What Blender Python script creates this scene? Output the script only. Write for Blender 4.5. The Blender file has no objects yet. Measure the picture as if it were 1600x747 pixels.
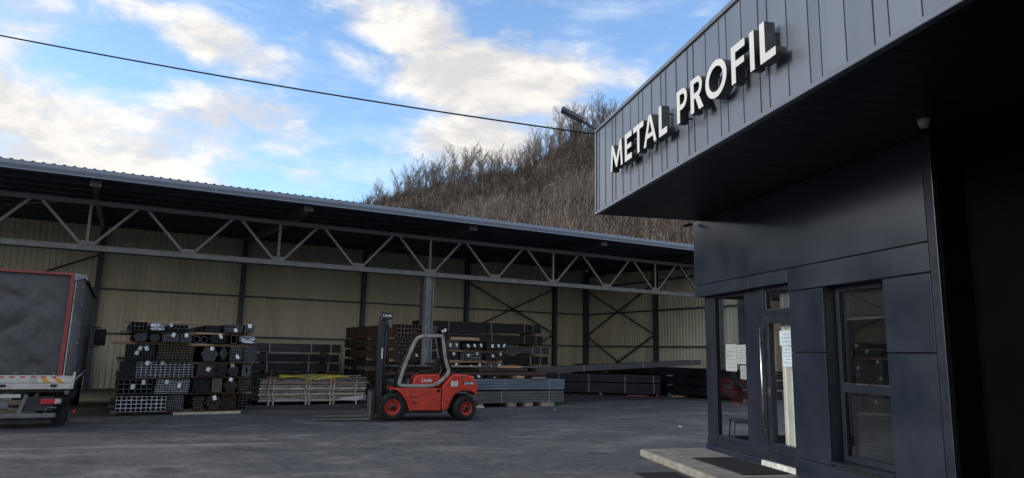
import bpy, bmesh, math, random
from mathutils import Vector, Matrix
R = math.radians
random.seed(7)
sc = bpy.context.scene
col = sc.collection

# ------------------------------------------------------------------ camera
W0, H0, FPX = 1600.0, 747.0, 1076.84
PITCH, ROLL, CAM_H = 0.1638, 0.0204, 1.65
cd = bpy.data.cameras.new('camera'); cam = bpy.data.objects.new('camera', cd); col.objects.link(cam)
cd.sensor_fit = 'HORIZONTAL'; cd.sensor_width = 36.0; cd.lens = FPX / W0 * 36.0
cd.clip_start = 0.1; cd.clip_end = 3000
cam.matrix_world = Matrix.Translation((0, 0, CAM_H)) @ Matrix.Rotation(R(90) + PITCH, 4, 'X') @ Matrix.Rotation(ROLL, 4, 'Z')
sc.camera = cam

# ------------------------------------------------------------------ world, sun, exposure
SUN_EL, SUN_AZ = R(20), R(-100)          # azimuth from +Y towards +X
wd = bpy.data.worlds.new('World'); sc.world = wd; wd.use_nodes = True
nt = wd.node_tree; nt.nodes.clear()
def N(t, kind, **kw):
    n = t.nodes.new(kind)
    for k, v in kw.items(): setattr(n, k, v)
    return n
class G:
    """small helper for node maths"""
    def __init__(s, t): s.t = t
    def put(s, sock, v):
        if hasattr(v, 'is_output') or isinstance(v, bpy.types.NodeSocket): s.t.links.new(v, sock)
        else: sock.default_value = v
    def m(s, op, a, b=None, c=None, clamp=False):
        n = N(s.t, 'ShaderNodeMath', operation=op); n.use_clamp = clamp; s.put(n.inputs[0], a)
        if b is not None: s.put(n.inputs[1], b)
        if c is not None: s.put(n.inputs[2], c)
        return n.outputs[0]
    def v(s, op, a, b=None):
        n = N(s.t, 'ShaderNodeVectorMath', operation=op); s.put(n.inputs[0], a)
        if b is not None: s.put(n.inputs[1], b)
        return n.outputs['Value'] if op in ('LENGTH', 'DOT_PRODUCT', 'DISTANCE') else n.outputs[0]
    def noise(s, vec, scale, detail=4, rough=.55, dist=0., dim='3D'):
        n = N(s.t, 'ShaderNodeTexNoise', noise_dimensions=dim)
        s.put(n.inputs['Vector'], vec); n.inputs['Scale'].default_value = scale; n.inputs['Detail'].default_value = detail
        n.inputs['Roughness'].default_value = rough; n.inputs['Distortion'].default_value = dist
        return n.outputs['Fac']
    def rng(s, v, a, b, c=0., d=1., smooth=True):
        n = N(s.t, 'ShaderNodeMapRange'); n.interpolation_type = 'SMOOTHSTEP' if smooth else 'LINEAR'
        s.put(n.inputs[0], v)
        for i, x in enumerate((a, b, c, d)): s.put(n.inputs[1 + i], x)
        return n.outputs[0]
    def mix(s, f, a, b):
        n = N(s.t, 'ShaderNodeMix', data_type='RGBA'); s.put(n.inputs[0], f)
        for i, x in ((6, a), (7, b)):
            s.put(n.inputs[i], (*x, 1) if isinstance(x, tuple) and len(x) == 3 else x)
        return n.outputs[2]

g = G(nt)
sky = N(nt, 'ShaderNodeTexSky', sky_type='NISHITA'); sky.sun_disc = False
sky.sun_elevation = SUN_EL; sky.sun_rotation = SUN_AZ % (2 * math.pi); sky.altitude = 300
sky.air_density = 1.0; sky.dust_density = 0.6; sky.ozone_density = 3.0
tc = N(nt, 'ShaderNodeTexCoord'); dr = tc.outputs['Generated']
sx = N(nt, 'ShaderNodeSeparateXYZ'); nt.links.new(dr, sx.inputs[0])
X, Y, Z = sx.outputs
az = g.m('ARCTAN2', X, Y); el = g.m('ARCSINE', Z)
cb = N(nt, 'ShaderNodeCombineXYZ'); nt.links.new(az, cb.inputs[0]); nt.links.new(el, cb.inputs[1])
ae = cb.outputs[0]
def ray(px, py):
    u, v = px - 800, py - 373.5
    c, s = math.cos(ROLL), math.sin(ROLL)
    u, v = c * u + s * v, -s * u + c * v
    x, z = u / FPX, -v / FPX
    return Vector((x, math.cos(PITCH) - z * math.sin(PITCH), math.sin(PITCH) + z * math.cos(PITCH)))
# where the big clouds stand: (pixel centre, half width, half height in px, tilt, amount)
CL = [((40, 225), 250, 95, .10, .36), ((215, 262), 190, 55, .30, .26), ((20, 60), 60, 60, 0, .16), ((340, 68), 140, 34, .22, .26),
      ((425, 190), 110, 48, .12, .20), ((620, 40), 130, 46, .18, .26), ((720, 80), 32, 30, 0, .20), ((800, 125), 200, 60, .02, .34),
      ((960, 125), 70, 26, 0, .22), ((740, 222), 150, 44, -.05, .28), ((570, 95), 110, 24, .2, .15), ((480, 278), 40, 18, .2, .14), ((865, 14), 40, 18, 0, .14),
      ((800, 50), 45, 18, .2, .12)]
bias = None
for (c, rw, rh, tilt, amt) in CL:
    d = ray(*c).normalized(); a0 = math.atan2(d.x, d.y); e0 = math.asin(d.z)
    o = g.v('SUBTRACT', ae, (a0, e0, 0))
    rt = N(nt, 'ShaderNodeVectorRotate', rotation_type='Z_AXIS'); nt.links.new(o, rt.inputs['Vector']); rt.inputs['Angle'].default_value = tilt
    ln = g.v('LENGTH', g.v('MULTIPLY', rt.outputs[0], (FPX / rw * .92, FPX / rh * .92, 0)))
    k = g.m('MULTIPLY', g.rng(ln, 1.45, .25), amt)
    bias = k if bias is None else g.m('MAXIMUM', bias, k)
wp = g.v('MULTIPLY', dr, (1, 1, 2.1))
f1 = g.noise(wp, 6.2, 9, .60, .25)
sd = Vector((math.sin(SUN_AZ) * math.cos(SUN_EL), math.cos(SUN_AZ) * math.cos(SUN_EL), math.sin(SUN_EL)))
f2 = g.noise(g.v('ADD', wp, (-.03, .01, .055)), 6.2, 6, .55, .25)
# the rest of the sky carries scattered clouds of the same kind
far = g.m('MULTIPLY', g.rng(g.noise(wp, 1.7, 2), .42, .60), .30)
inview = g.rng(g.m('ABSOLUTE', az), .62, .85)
low = g.m('MULTIPLY', g.rng(g.m('ABSOLUTE', el), .42, .12), .36)       # low cloud band added out of view to brighten the shed interior
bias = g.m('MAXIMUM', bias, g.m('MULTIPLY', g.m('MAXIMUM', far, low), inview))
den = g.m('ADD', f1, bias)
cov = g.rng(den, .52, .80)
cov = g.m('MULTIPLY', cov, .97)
lit = g.rng(g.m('SUBTRACT', f1, f2), -.10, .13)
thick = g.rng(den, .74, 1.05)
ccol = g.mix(lit, (.66, .645, .64), (.97, .92, .85))
ccol = g.mix(g.m('MULTIPLY', thick, .42), ccol, (.63, .585, .56))
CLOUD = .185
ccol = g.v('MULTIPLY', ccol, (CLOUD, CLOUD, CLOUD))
SKY = .050
skc = g.v('MULTIPLY', sky.outputs[0], (SKY, SKY, SKY))
wisp = g.m('MULTIPLY', g.rng(g.noise(g.v('MULTIPLY', dr, (1, 1.4, 3.5)), 5, 8, .65), .46, .80), .45)
skc = g.mix(wisp, skc, (.17, .18, .19))
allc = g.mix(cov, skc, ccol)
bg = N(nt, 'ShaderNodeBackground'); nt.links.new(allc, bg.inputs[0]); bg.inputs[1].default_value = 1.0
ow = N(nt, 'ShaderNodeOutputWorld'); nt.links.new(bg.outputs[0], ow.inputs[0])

sl = bpy.data.lights.new('sun', 'SUN'); so = bpy.data.objects.new('sun', sl); col.objects.link(so)
sl.energy = 0.55; sl.angle = R(24.0); sl.color = (1.0, .89, .72)      # low sun veiled by the cloud bank
so.rotation_euler = (-sd).to_track_quat('-Z', 'Y').to_euler()

sc.view_settings.view_transform = 'Standard'; sc.view_settings.look = 'None'
sc.view_settings.exposure = 2.65; sc.view_settings.gamma = 1.0; sc.view_settings.use_curve_mapping = False
sc.render.engine = 'CYCLES'
sc.cycles.use_denoising = True
sc.cycles.max_bounces = 8; sc.cycles.transparent_max_bounces = 12; sc.cycles.caustics_reflective = False; sc.cycles.caustics_refractive = False
sc.cycles.sample_clamp_indirect = 4

# ------------------------------------------------------------------ materials
MATS = {}
def P(name, c, rough=.6, metal=0., var=.18, scale=5., bump=0., bscale=60., spec=.5, stretch=(1, 1, 1), c2=None, dirt=None, dscale=1.5, coat=0., darken=None):
    m = bpy.data.materials.new(name); m.use_nodes = True; t = m.node_tree; q = G(t)
    b = t.nodes['Principled BSDF']
    tcx = N(t, 'ShaderNodeTexCoord'); v = q.v('MULTIPLY', tcx.outputs['Object'], stretch)
    oi = N(t, 'ShaderNodeObjectInfo'); v = q.v('ADD', v, q.v('MULTIPLY', oi.outputs['Random'], (7., 3., 5.)))
    n1 = q.noise(v, scale, 5, .6)
    lo = tuple(x * (1 - var) for x in c); hi = tuple(min(1, x * (1 + var)) for x in c)
    if c2: lo, hi = c, c2
    cc = q.mix(q.rng(n1, .3, .7), lo, hi)
    if dirt: cc = q.mix(q.m('MULTIPLY', q.rng(q.noise(v, dscale, 6, .65), .45, .72), .75), cc, dirt)
    t.links.new(cc, b.inputs['Base Color'])
    q.put(b.inputs['Roughness'], q.rng(n1, .2, .8, max(.03, rough - .08), min(1, rough + .08)))
    b.inputs['Metallic'].default_value = metal; b.inputs['Specular IOR Level'].default_value = spec
    if coat: b.inputs['Coat Weight'].default_value = coat; b.inputs['Coat Roughness'].default_value = .15
    if bump:
        bn = N(t, 'ShaderNodeBump'); bn.inputs['Strength'].default_value = bump; bn.inputs['Distance'].default_value = .02
        q.put(bn.inputs['Height'], q.noise(v, bscale, 4, .6)); t.links.new(bn.outputs[0], b.inputs['Normal'])
    MATS[name] = m; return m
P('anthracite', (.0066, .0125, .0255), .33, .0, .12, 1.2, .05, 1.6, .8, coat=.45, dirt=(.0095, .016, .029), dscale=1.1)
P('anthracite_seam', (.012, .014, .018), .6)
P('cladding', (.135, .158, .20), .32, .35, .10, .9, .16, 2.2, .5, stretch=(1, 1, .25))
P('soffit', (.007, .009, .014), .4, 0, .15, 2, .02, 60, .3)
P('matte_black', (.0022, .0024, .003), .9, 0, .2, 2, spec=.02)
P('letter_white', (.50, .52, .54), .45, 0, .05, 2)
P('letter_side', (.05, .055, .06), .5, .2)
P('frame_dark', (.0115, .0165, .028), .4, .2, .1)
P('steel_bar', (.55, .54, .52), .28, 1.0, .1)
P('shed_wall', (.86, .825, .655), .55, 0, .07, 1.2, .03, 20, .4, stretch=(1, 1, .14), dirt=(.66, .62, .48), dscale=1.3)
P('shed_steel', (.085, .097, .125), .5, .1, .2, 3, .03, 30)
P('truss_grey', (.19, .19, .182), .55, .2, .22, 4, .05, 40, dirt=(.145, .14, .13), dscale=2.2)
P('column_grey', (.27, .285, .29), .6, .1, .3, 5, .12, 25, dirt=(.19, .195, .20), dscale=3)
P('roof_metal', (.13, .15, .185), .5, .2, .12, 2)
P('flashing', (.22, .26, .32), .42, .5, .12, 2)
P('steel_black', (.016, .0175, .022), .55, .0, .35, 6, .05, 40, .3, stretch=(1, .2, 1))
P('steel_black_d', (.022, .025, .032), .5, .0, .35, 6, .05, 40, .35, stretch=(.2, 1, 1))
P('steel_grey', (.10, .105, .11), .45, .4, .3, 5, .05, 40, .5, stretch=(.2, 1, 1))
P('steel_darkgrey', (.045, .046, .048), .5, .2, .35, 5, .05, 40, .5, stretch=(.2, 1, 1))
P('steel_blue', (.135, .17, .225), .40, .5, .2, 5, .04, 40, .5, stretch=(.2, 1, 1))
P('steel_brown', (.075, .042, .035), .65, .0, .3, 8, .05, 60, .3, stretch=(1, .2, 1))
P('steel_umber', (.042, .033, .030), .65, .0, .3, 8, .05, 60, .3)
P('rim_bright', (.58, .62, .66), .4, .3, .35, 14)
P('rim_mid', (.27, .285, .30), .45, .3, .4, 14)
P('rim_dark', (.09, .095, .10), .5, .2, .4, 14)
P('rim_brown', (.19, .14, .115), .6, 0, .4, 14)
P('strap', (.22, .22, .22), .4, .6)
P('strap_white', (.60, .60, .58), .6, 0, .1)
P('paper', (.80, .81, .80), .7, 0, .05)
P('paper_notice', (.24, .27, .285), .7, 0, .15, 3)
P('paper_blue', (.36, .46, .54), .7, 0, .12, 3)
P('ink', (.06, .09, .14), .8)
P('timber', (.50, .33, .19), .75, 0, .25, 6, .15, 30, .2, stretch=(1, 6, 6), dirt=(.33, .22, .14), dscale=3)
P('timber_grey', (.30, .25, .19), .8, 0, .25, 6, .15, 30, .2)
P('timber_pale', (.56, .50, .40), .75, 0, .2, 6, .15, 30, .2, dirt=(.38, .32, .25), dscale=4)
P('alu', (.62, .64, .65), .3, .8, .15, 4)
P('film_yellow', (.52, .43, .06), .35, 0, .2, 6, .3, 18)
P('foil', (.55, .57, .60), .22, .7, .35, 9, .9, 22)
P('lift_red', (.62, .052, .030), .42, 0, .16, 4, .08, 25, .5, dirt=(.25, .045, .035), dscale=4.5, coat=.12)
P('lift_red_hub', (.52, .05, .035), .5, 0, .25, 9)
P('lift_beige', (.37, .355, .315), .6, 0, .25, 7, .08, 30, dirt=(.13, .12, .10), dscale=5)
P('lift_black', (.014, .015, .017), .5, 0, .3, 6, .06, 40, .4)
P('mast_steel', (.035, .040, .050), .42, .3, .3, 8, .05, 40, .5)
P('chain', (.05, .05, .052), .45, .6, .4, 40)
P('rubber', (.022, .0215, .022), .82, 0, .3, 8, .12, 60, .2, dirt=(.052, .049, .046), dscale=5)
P('fork_steel', (.22, .20, .17), .5, .6, .3, 8, dirt=(.10, .09, .08), dscale=4)
P('tarp', (.085, .086, .088), .5, 0, .22, 2, .35, 4, .4, dirt=(.105, .104, .104), dscale=2.5)
P('red_trim', (.30, .055, .06), .5, 0, .12, 6)
P('red_tape', (.60, .05, .06), .4)
P('white_board', (.62, .60, .54), .5, 0, .08, 3, dirt=(.40, .37, .31), dscale=4)
P('orange', (.85, .40, .03), .45, 0, .08)
P('cream', (.78, .74, .62), .5, 0, .06)
P('tail_red', (.55, .02, .04), .25, 0, .1, 6, coat=.5)
P('tail_clear', (.55, .42, .42), .25, 0, .1, 6, coat=.5)
P('truck_under', (.030, .031, .034), .65, 0, .35, 4, .1, 30, dirt=(.065, .062, .058), dscale=3)
P('bumper_grey', (.16, .17, .18), .55, .2, .2, 5, dirt=(.09, .09, .09), dscale=4)
P('concrete', (.21, .205, .19), .85, 0, .2, 6, .3, 60, .2, dirt=(.13, .125, .115), dscale=2.5)
P('mat_black', (.022, .023, .025), .9, 0, .2, 20, .4, 220, .15)
P('threshold', (.50, .53, .53), .6, 0, .25, 9, dirt=(.30, .31, .31), dscale=6)
P('curtain', (.55, .56, .54), .8, 0, .08, 5)
P('blind', (.20, .205, .21), .45, .3, .1)
P('inner_wall', (.42, .41, .39), .8, 0, .05)
P('inner_floor', (.17, .165, .16), .5)
P('chair_black', (.02, .02, .021), .7)
P('lamp_grey', (.20, .22, .25), .4, .3)
P('lamp_dark', (.075, .095, .135), .45, .2)
P('cable', (.012, .012, .014), .6)
P('cam_grey', (.42, .41, .40), .4)
P('bark', (.14, .12, .105), .9, 0, .25, 5)
P('twig', (.20, .175, .155), .9, 0, .3, 1.2)
P('leaf_dry', (.105, .085, .060), .85, 0, .4, 3)
P('stem_pale', (.225, .192, .165), .9, 0, .3, .25, spec=.1)
P('stem_mid', (.118, .098, .084), .9, 0, .3, .25, spec=.1)
P('stem_dark', (.072, .060, .051), .9, 0, .3, .25, spec=.1)

def glass(name, tint, refl, dirty=.0):
    m = bpy.data.materials.new(name); m.use_nodes = True; t = m.node_tree; q = G(t); t.nodes.clear()
    o = N(t, 'ShaderNodeOutputMaterial'); tr = N(t, 'ShaderNodeBsdfTransparent'); gl = N(t, 'ShaderNodeBsdfGlossy')
    tr.inputs[0].default_value = (*tint, 1); gl.inputs['Roughness'].default_value = .015; gl.inputs[0].default_value = (.95, .97, 1, 1)
    lw = N(t, 'ShaderNodeLayerWeight'); lw.inputs[0].default_value = .5
    f = q.m('ADD', q.m('MULTIPLY', q.m('POWER', lw.outputs['Facing'], 5.), .95), .02 + refl, clamp=True)
    mx = N(t, 'ShaderNodeMixShader'); t.links.new(f, mx.inputs[0]); t.links.new(tr.outputs[0], mx.inputs[1]); t.links.new(gl.outputs[0], mx.inputs[2])
    t.links.new(mx.outputs[0], o.inputs[0]); MATS[name] = m
glass('glass', (.975, .985, .985), .0)
glass('glass_tint', (.72, .75, .78), .09)

def asphalt():
    m = bpy.data.materials.new('asphalt'); m.use_nodes = True; t = m.node_tree; q = G(t); b = t.nodes['Principled BSDF']
    ge = N(t, 'ShaderNodeNewGeometry'); p = ge.outputs['Position']
    rt = N(t, 'ShaderNodeVectorRotate', rotation_type='Z_AXIS'); t.links.new(p, rt.inputs['Vector']); rt.inputs['Angle'].default_value = R(-12)
    st = q.v('MULTIPLY', rt.outputs[0], (.55, 1.0, 1))
    broad = q.noise(p, .22, 4, .6); streak = q.noise(st, .95, 10, .74, .35); fine = q.noise(p, 38, 6, .8); mid = q.noise(p, 2.6, 9, .76, .3)
    c = q.mix(q.rng(mid, .3, .7), (.050, .051, .056), (.088, .088, .092))
    c = q.mix(q.m('MULTIPLY', q.rng(streak, .50, .64), .8), c, (.175, .172, .170))      # dry dust dragged by tyres
    c = q.mix(q.m('MULTIPLY', q.rng(streak, .50, .36), .60), c, (.033, .034, .038))      # oily, damp bands
    c = q.mix(q.m('MULTIPLY', q.rng(broad, .52, .70), .40), c, (.135, .132, .128))
    # worn pale line crossing the yard and curved tyre marks
    sp = N(t, 'ShaderNodeSeparateXYZ'); t.links.new(p, sp.inputs[0])
    ln = q.m('ADD', q.m('ADD', q.m('MULTIPLY', sp.outputs[0], -.36), sp.outputs[1]), -14.05)
    ln = q.m('ABSOLUTE', q.m('ADD', ln, q.m('MULTIPLY', q.m('SUBTRACT', mid, .5), .35)))
    c = q.mix(q.m('MULTIPLY', q.m('MULTIPLY', q.rng(ln, .16, .03), q.rng(streak, .3, .55)), q.rng(sp.outputs[0], -2.5, -5.5, 0, .45)), c, (.27, .265, .25))
    for (cx, cy, rad) in ((2.0, 30.0, 16.2), (2.0, 30.0, 17.9), (-14., 2., 13.2), (-14., 2., 14.8), (6., 34., 18.6)):
        dd = q.m('ABSOLUTE', q.m('SUBTRACT', q.v('LENGTH', q.v('SUBTRACT', p, (cx, cy, 0))), rad))
        c = q.mix(q.m('MULTIPLY', q.rng(dd, .17, .08), q.m('MULTIPLY', q.rng(mid, .35, .65), .45)), c, (.030, .030, .033))
    # fine cracks
    vo = N(t, 'ShaderNodeTexVoronoi', feature='DISTANCE_TO_EDGE'); vo.inputs['Scale'].default_value = .42
    t.links.new(q.v('ADD', p, q.v('MULTIPLY', fine, (.25, .25, 0))), vo.inputs['Vector'])
    c = q.mix(q.m('MULTIPLY', q.rng(vo.outputs['Distance'], .008, .002), q.rng(broad, .45, .6, 0, .55)), c, (.025, .025, .027))
    grit = q.noise(p, 7.5, 6, .85); blot = q.noise(p, .8, 8, .8, .2)
    c = q.mix(q.rng(grit, .50, .62, 0, .60), c, (.150, .148, .146)); c = q.mix(q.rng(grit, .47, .36, 0, .65), c, (.026, .027, .030))
    c = q.mix(q.rng(blot, .46, .38, 0, .60), c, (.030, .031, .035))                       # oil and damp stains
    v2 = N(t, 'ShaderNodeTexVoronoi', feature='F1'); v2.inputs['Scale'].default_value = .75; t.links.new(q.v('ADD', p, q.v('MULTIPLY', mid, (.5, .5, 0))), v2.inputs['Vector'])
    c = q.mix(q.rng(v2.outputs['Distance'], .20, .10, 0, .5), c, (.024, .024, .027))
    c = q.mix(q.rng(fine, .45, .72, 0, .55), c, (.15, .148, .145))
    t.links.new(c, b.inputs['Base Color'])
    q.put(b.inputs['Roughness'], q.rng(streak, .3, .7, .60, .88)); b.inputs['Specular IOR Level'].default_value = .35
    bn = N(t, 'ShaderNodeBump'); bn.inputs['Strength'].default_value = .8; bn.inputs['Distance'].default_value = .014
    q.put(bn.inputs['Height'], q.m('ADD', fine, q.m('MULTIPLY', streak, .8))); t.links.new(bn.outputs[0], b.inputs['Normal'])
    MATS['asphalt'] = m
asphalt()
def hillmat():
    m = bpy.data.materials.new('hill_soil'); m.use_nodes = True; t = m.node_tree; q = G(t); b = t.nodes['Principled BSDF']
    ge = N(t, 'ShaderNodeNewGeometry'); p = ge.outputs['Position']
    a = q.noise(p, .35, 8, .7, .3); a2 = q.noise(p, .07, 4, .6); a3 = q.noise(p, 2.2, 5, .7)
    c = q.mix(q.rng(a, .3, .7), (.048, .036, .032), (.105, .077, .063))
    c = q.mix(q.rng(a2, .45, .65, 0, .6), c, (.085, .075, .048))
    c = q.mix(q.rng(a3, .4, .75, 0, .5), c, (.12, .093, .075))
    d = q.v('LENGTH', q.v('MULTIPLY', q.v('SUBTRACT', p, (-5.9, 111, 24)), (.24, .12, .55)))
    c = q.mix(q.m('MULTIPLY', q.rng(q.m('ADD', d, a), 1.5, .9), .8), c, (.36, .17, .10))    # bare red soil
    t.links.new(c, b.inputs['Base Color']); b.inputs['Roughness'].default_value = .95; b.inputs['Specular IOR Level'].default_value = .1
    bn = N(t, 'ShaderNodeBump'); bn.inputs['Strength'].default_value = .9; bn.inputs['Distance'].default_value = .5
    q.put(bn.inputs['Height'], a); t.links.new(bn.outputs[0], b.inputs['Normal'])
    MATS['hill_soil'] = m
hillmat()

# ------------------------------------------------------------------ mesh helpers
class MB:
    def __init__(s): s.v = []; s.f = []; s.mi = []; s.mats = []
    def _m(s, m):
        if m not in s.mats: s.mats.append(m)
        return s.mats.index(m)
    def add(s, vs, fs, m):
        k = len(s.v); s.v += [tuple(x) for x in vs]; i = s._m(m)
        for f in fs: s.f.append([k + a for a in f]); s.mi.append(i)
        return s
    def box(s, x0, x1, y0, y1, z0, z1, m):
        return s.add([(x0, y0, z0), (x1, y0, z0), (x1, y1, z0), (x0, y1, z0), (x0, y0, z1), (x1, y0, z1), (x1, y1, z1), (x0, y1, z1)],
                     [(0, 3, 2, 1), (4, 5, 6, 7), (0, 1, 5, 4), (1, 2, 6, 5), (2, 3, 7, 6), (3, 0, 4, 7)], m)
    def bar(s, a, b, w, h, m, up=(0, 0, 1)):
        a = Vector(a); b = Vector(b); d = (b - a).normalized(); u = Vector(up)
        if abs(d.dot(u)) > .98: u = Vector((0, 1, 0))
        e = d.cross(u).normalized() * w / 2; n = e.cross(d).normalized() * h / 2
        return s.add([p + i * e + j * n for p in (a, b) for i, j in ((-1, -1), (1, -1), (1, 1), (-1, 1))],
                     [(0, 1, 2, 3), (7, 6, 5, 4), (0, 4, 5, 1), (1, 5, 6, 2), (2, 6, 7, 3), (3, 7, 4, 0)], m)
    def tube(s, pts, r, m, n=8, cap=True, closed=False):
        pts = [Vector(p) for p in pts]; rs = r if isinstance(r, (list, tuple)) else [r] * len(pts); rings = []
        for i, p in enumerate(pts):
            d = (pts[(i + 1) % len(pts)] - pts[i - 1]) if closed else (pts[min(i + 1, len(pts) - 1)] - pts[max(i - 1, 0)])
            d.normalize(); u = Vector((0, 0, 1)) if abs(d.z) < .9 else Vector((0, 1, 0))
            e = d.cross(u).normalized(); q = e.cross(d)
            rings.append([p + rs[i] * (math.cos(2 * math.pi * k / n) * e + math.sin(2 * math.pi * k / n) * q) for k in range(n)])
        vs = [v for rg in rings for v in rg]; fs = []; L = len(pts)
        for i in range(L if closed else L - 1):
            j = (i + 1) % L
            for k in range(n): fs.append((i * n + k, i * n + (k + 1) % n, j * n + (k + 1) % n, j * n + k))
        if cap and not closed: fs += [tuple(range(n))[::-1], tuple((L - 1) * n + k for k in range(n))]
        return s.add(vs, fs, m)
    def prism(s, poly, a0, a1, m, axis='y'):
        """poly in (u,z) extruded along axis (y: u=x, x: u=y, z: poly=(x,y))"""
        f = {'y': lambda u, w, a: (u, a, w), 'x': lambda u, w, a: (a, u, w), 'z': lambda u, w, a: (u, w, a)}[axis]
        n = len(poly)
        return s.add([f(u, w, a0) for u, w in poly] + [f(u, w, a1) for u, w in poly],
                     [tuple(range(n))[::-1], tuple(range(n, 2 * n))] + [(i, (i + 1) % n, n + (i + 1) % n, n + i) for i in range(n)], m)
    def lathe(s, prof, c, ax, m, n=28):
        """prof [(r, a)] round an axis direction ax through c"""
        ax = Vector(ax).normalized(); u = Vector((0, 0, 1)) if abs(ax.z) < .9 else Vector((0, 1, 0)); e = ax.cross(u).normalized(); q = e.cross(ax); c = Vector(c)
        vs = [c + a * ax + r * (math.cos(2 * math.pi * k / n) * e + math.sin(2 * math.pi * k / n) * q) for r, a in prof for k in range(n)]
        fs = [(i * n + k, i * n + (k + 1) % n, (i + 1) * n + (k + 1) % n, (i + 1) * n + k) for i in range(len(prof) - 1) for k in range(n)]
        return s.add(vs, fs, m)
    def corr(s, a, b, z0, z1, nrm, m, pitch=.2, depth=.045):
        """trapezoidal sheet standing between plan points a and b; z0/z1 may be (za, zb)"""
        a = Vector(a); b = Vector(b); L = (b - a).length; d = (b - a) / L; nrm = Vector(nrm); pr = []
        x = 0.
        while x < L - 1e-6:
            for fx, o in ((0, 0), (.28, 0), (.42, 1), (.86, 1)):
                if x + fx * pitch < L: pr.append((x + fx * pitch, o))
            x += pitch
        pr.append((L, 0)); n = len(pr)
        vs = [a + d * p + nrm * (o * depth) + Vector((0, 0, z0)) for p, o in pr] + [a + d * p + nrm * (o * depth) + Vector((0, 0, z1)) for p, o in pr]
        return s.add(vs, [(i, i + 1, n + i + 1, n + i) for i in range(n - 1)], m)
    def mesh(s, name, smooth=False):
        me = bpy.data.meshes.new(name); me.from_pydata(s.v, [], s.f)
        for m in s.mats: me.materials.append(MATS[m])
        me.polygons.foreach_set('material_index', s.mi)
        if smooth: me.polygons.foreach_set('use_smooth', [True] * len(s.f))
        me.update(); return me
    def build(s, name, parent=None, smooth=False, bevel=0., seg=2, fix=False, angle=35):
        me = s.mesh(name, smooth)
        if fix or bevel:
            bm = bmesh.new(); bm.from_mesh(me); bmesh.ops.recalc_face_normals(bm, faces=bm.faces); bm.to_mesh(me); bm.free()
        o = bpy.data.objects.new(name, me); col.objects.link(o); o.parent = parent
        if bevel:
            b = o.modifiers.new('edge', 'BEVEL'); b.width = bevel; b.segments = seg; b.limit_method = 'ANGLE'; b.angle_limit = R(angle); b.harden_normals = False
        return o
def empty(name, loc, rz=0.):
    o = bpy.data.objects.new(name, None); col.objects.link(o); o.location = loc; o.rotation_euler = (0, 0, rz); o.empty_display_size = .2; return o
def tag(o, label, cat, group=None):
    o['label'] = label; o['category'] = cat
    if group: o['group'] = group
    return o
def struct(o): o['kind'] = 'structure'; return o
def stuff(o): o['kind'] = 'stuff'; return o
def copy_tree(o, parent=None):
    c = o.copy(); col.objects.link(c); c.parent = parent
    for ch in [x for x in bpy.data.objects if x.parent == o]: copy_tree(ch, c)
    return c

# ------------------------------------------------------------------ frames of the place
TH = 1.0571
Dv = Vector((math.sin(TH), math.cos(TH), 0)); Nv = Vector((-math.cos(TH), math.sin(TH), 0))
C0 = Vector((-2.7075, 22.7, 0)); SRZ = math.pi / 2 - TH       # shed: local x along its front, y into it
def S(s, t, z=0.): return C0 + Dv * s + Nv * t + Vector((0, 0, z))
PH = 0.2066; A0 = Vector((3.295, 12.058, 0)); BRZ = PH         # office: local x into it, y along its front (away from the camera)
Iv = Vector((math.cos(PH), math.sin(PH), 0)); Fv = Vector((-math.sin(PH), math.cos(PH), 0))
def B(x, y, z=0.): return A0 + Iv * x + Fv * y + Vector((0, 0, z))

# ------------------------------------------------------------------ ground
b = MB(); b.add([(-900, -700, 0), (900, -700, 0), (900, 1500, 0), (-900, 1500, 0)], [(0, 1, 2, 3)], 'asphalt')
struct(b.build('ground'))

# ------------------------------------------------------------------ hill
HPTS = [(-160, 4), (-90, 9), (-60, 15), (-40, 22), (-25.7, 26.0), (-16.2, 28.8), (-9.4, 30.7), (-.2, 32.6), (4.3, 33.8), (7.75, 37.2), (14.7, 40.4), (24, 44), (40, 49), (80, 56), (200, 60)]
def ridge(x):
    for (x0, h0), (x1, h1) in zip(HPTS, HPTS[1:]):
        if x0 <= x <= x1: return h0 + (h1 - h0) * (x - x0) / (x1 - x0)
    return HPTS[0][1] if x < HPTS[0][0] else HPTS[-1][1]
from mathutils import noise as mno
def hill_h(x, y):
    u = (y - 44) / 76.; r = ridge(x * 120. / max(y, 60.))
    z = r * max(0, u) ** .92 if u <= 1 else r - (y - 120) * .22
    k = min(1, max(0, u)) * (1 - .75 * math.exp(-((y - 120) / 9.) ** 2))
    z += 1.5 * k * mno.noise(Vector((x * .07, y * .07, 0))) + .7 * min(1, max(0, u)) * mno.noise(Vector((x * .21, y * .21, 3)))
    return z
b = MB(); xs = [-170 + 3.4 * i for i in range(111)]; ys = [43 + 2.2 * j for j in range(60)]
vs = [(x, y, hill_h(x, y) - .05) for y in ys for x in xs]; nx = len(xs)
b.add(vs, [(j * nx + i, j * nx + i + 1, (j + 1) * nx + i + 1, (j + 1) * nx + i) for j in range(len(ys) - 1) for i in range(nx - 1)], 'hill_soil')
struct(b.build('hill', smooth=True))

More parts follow.
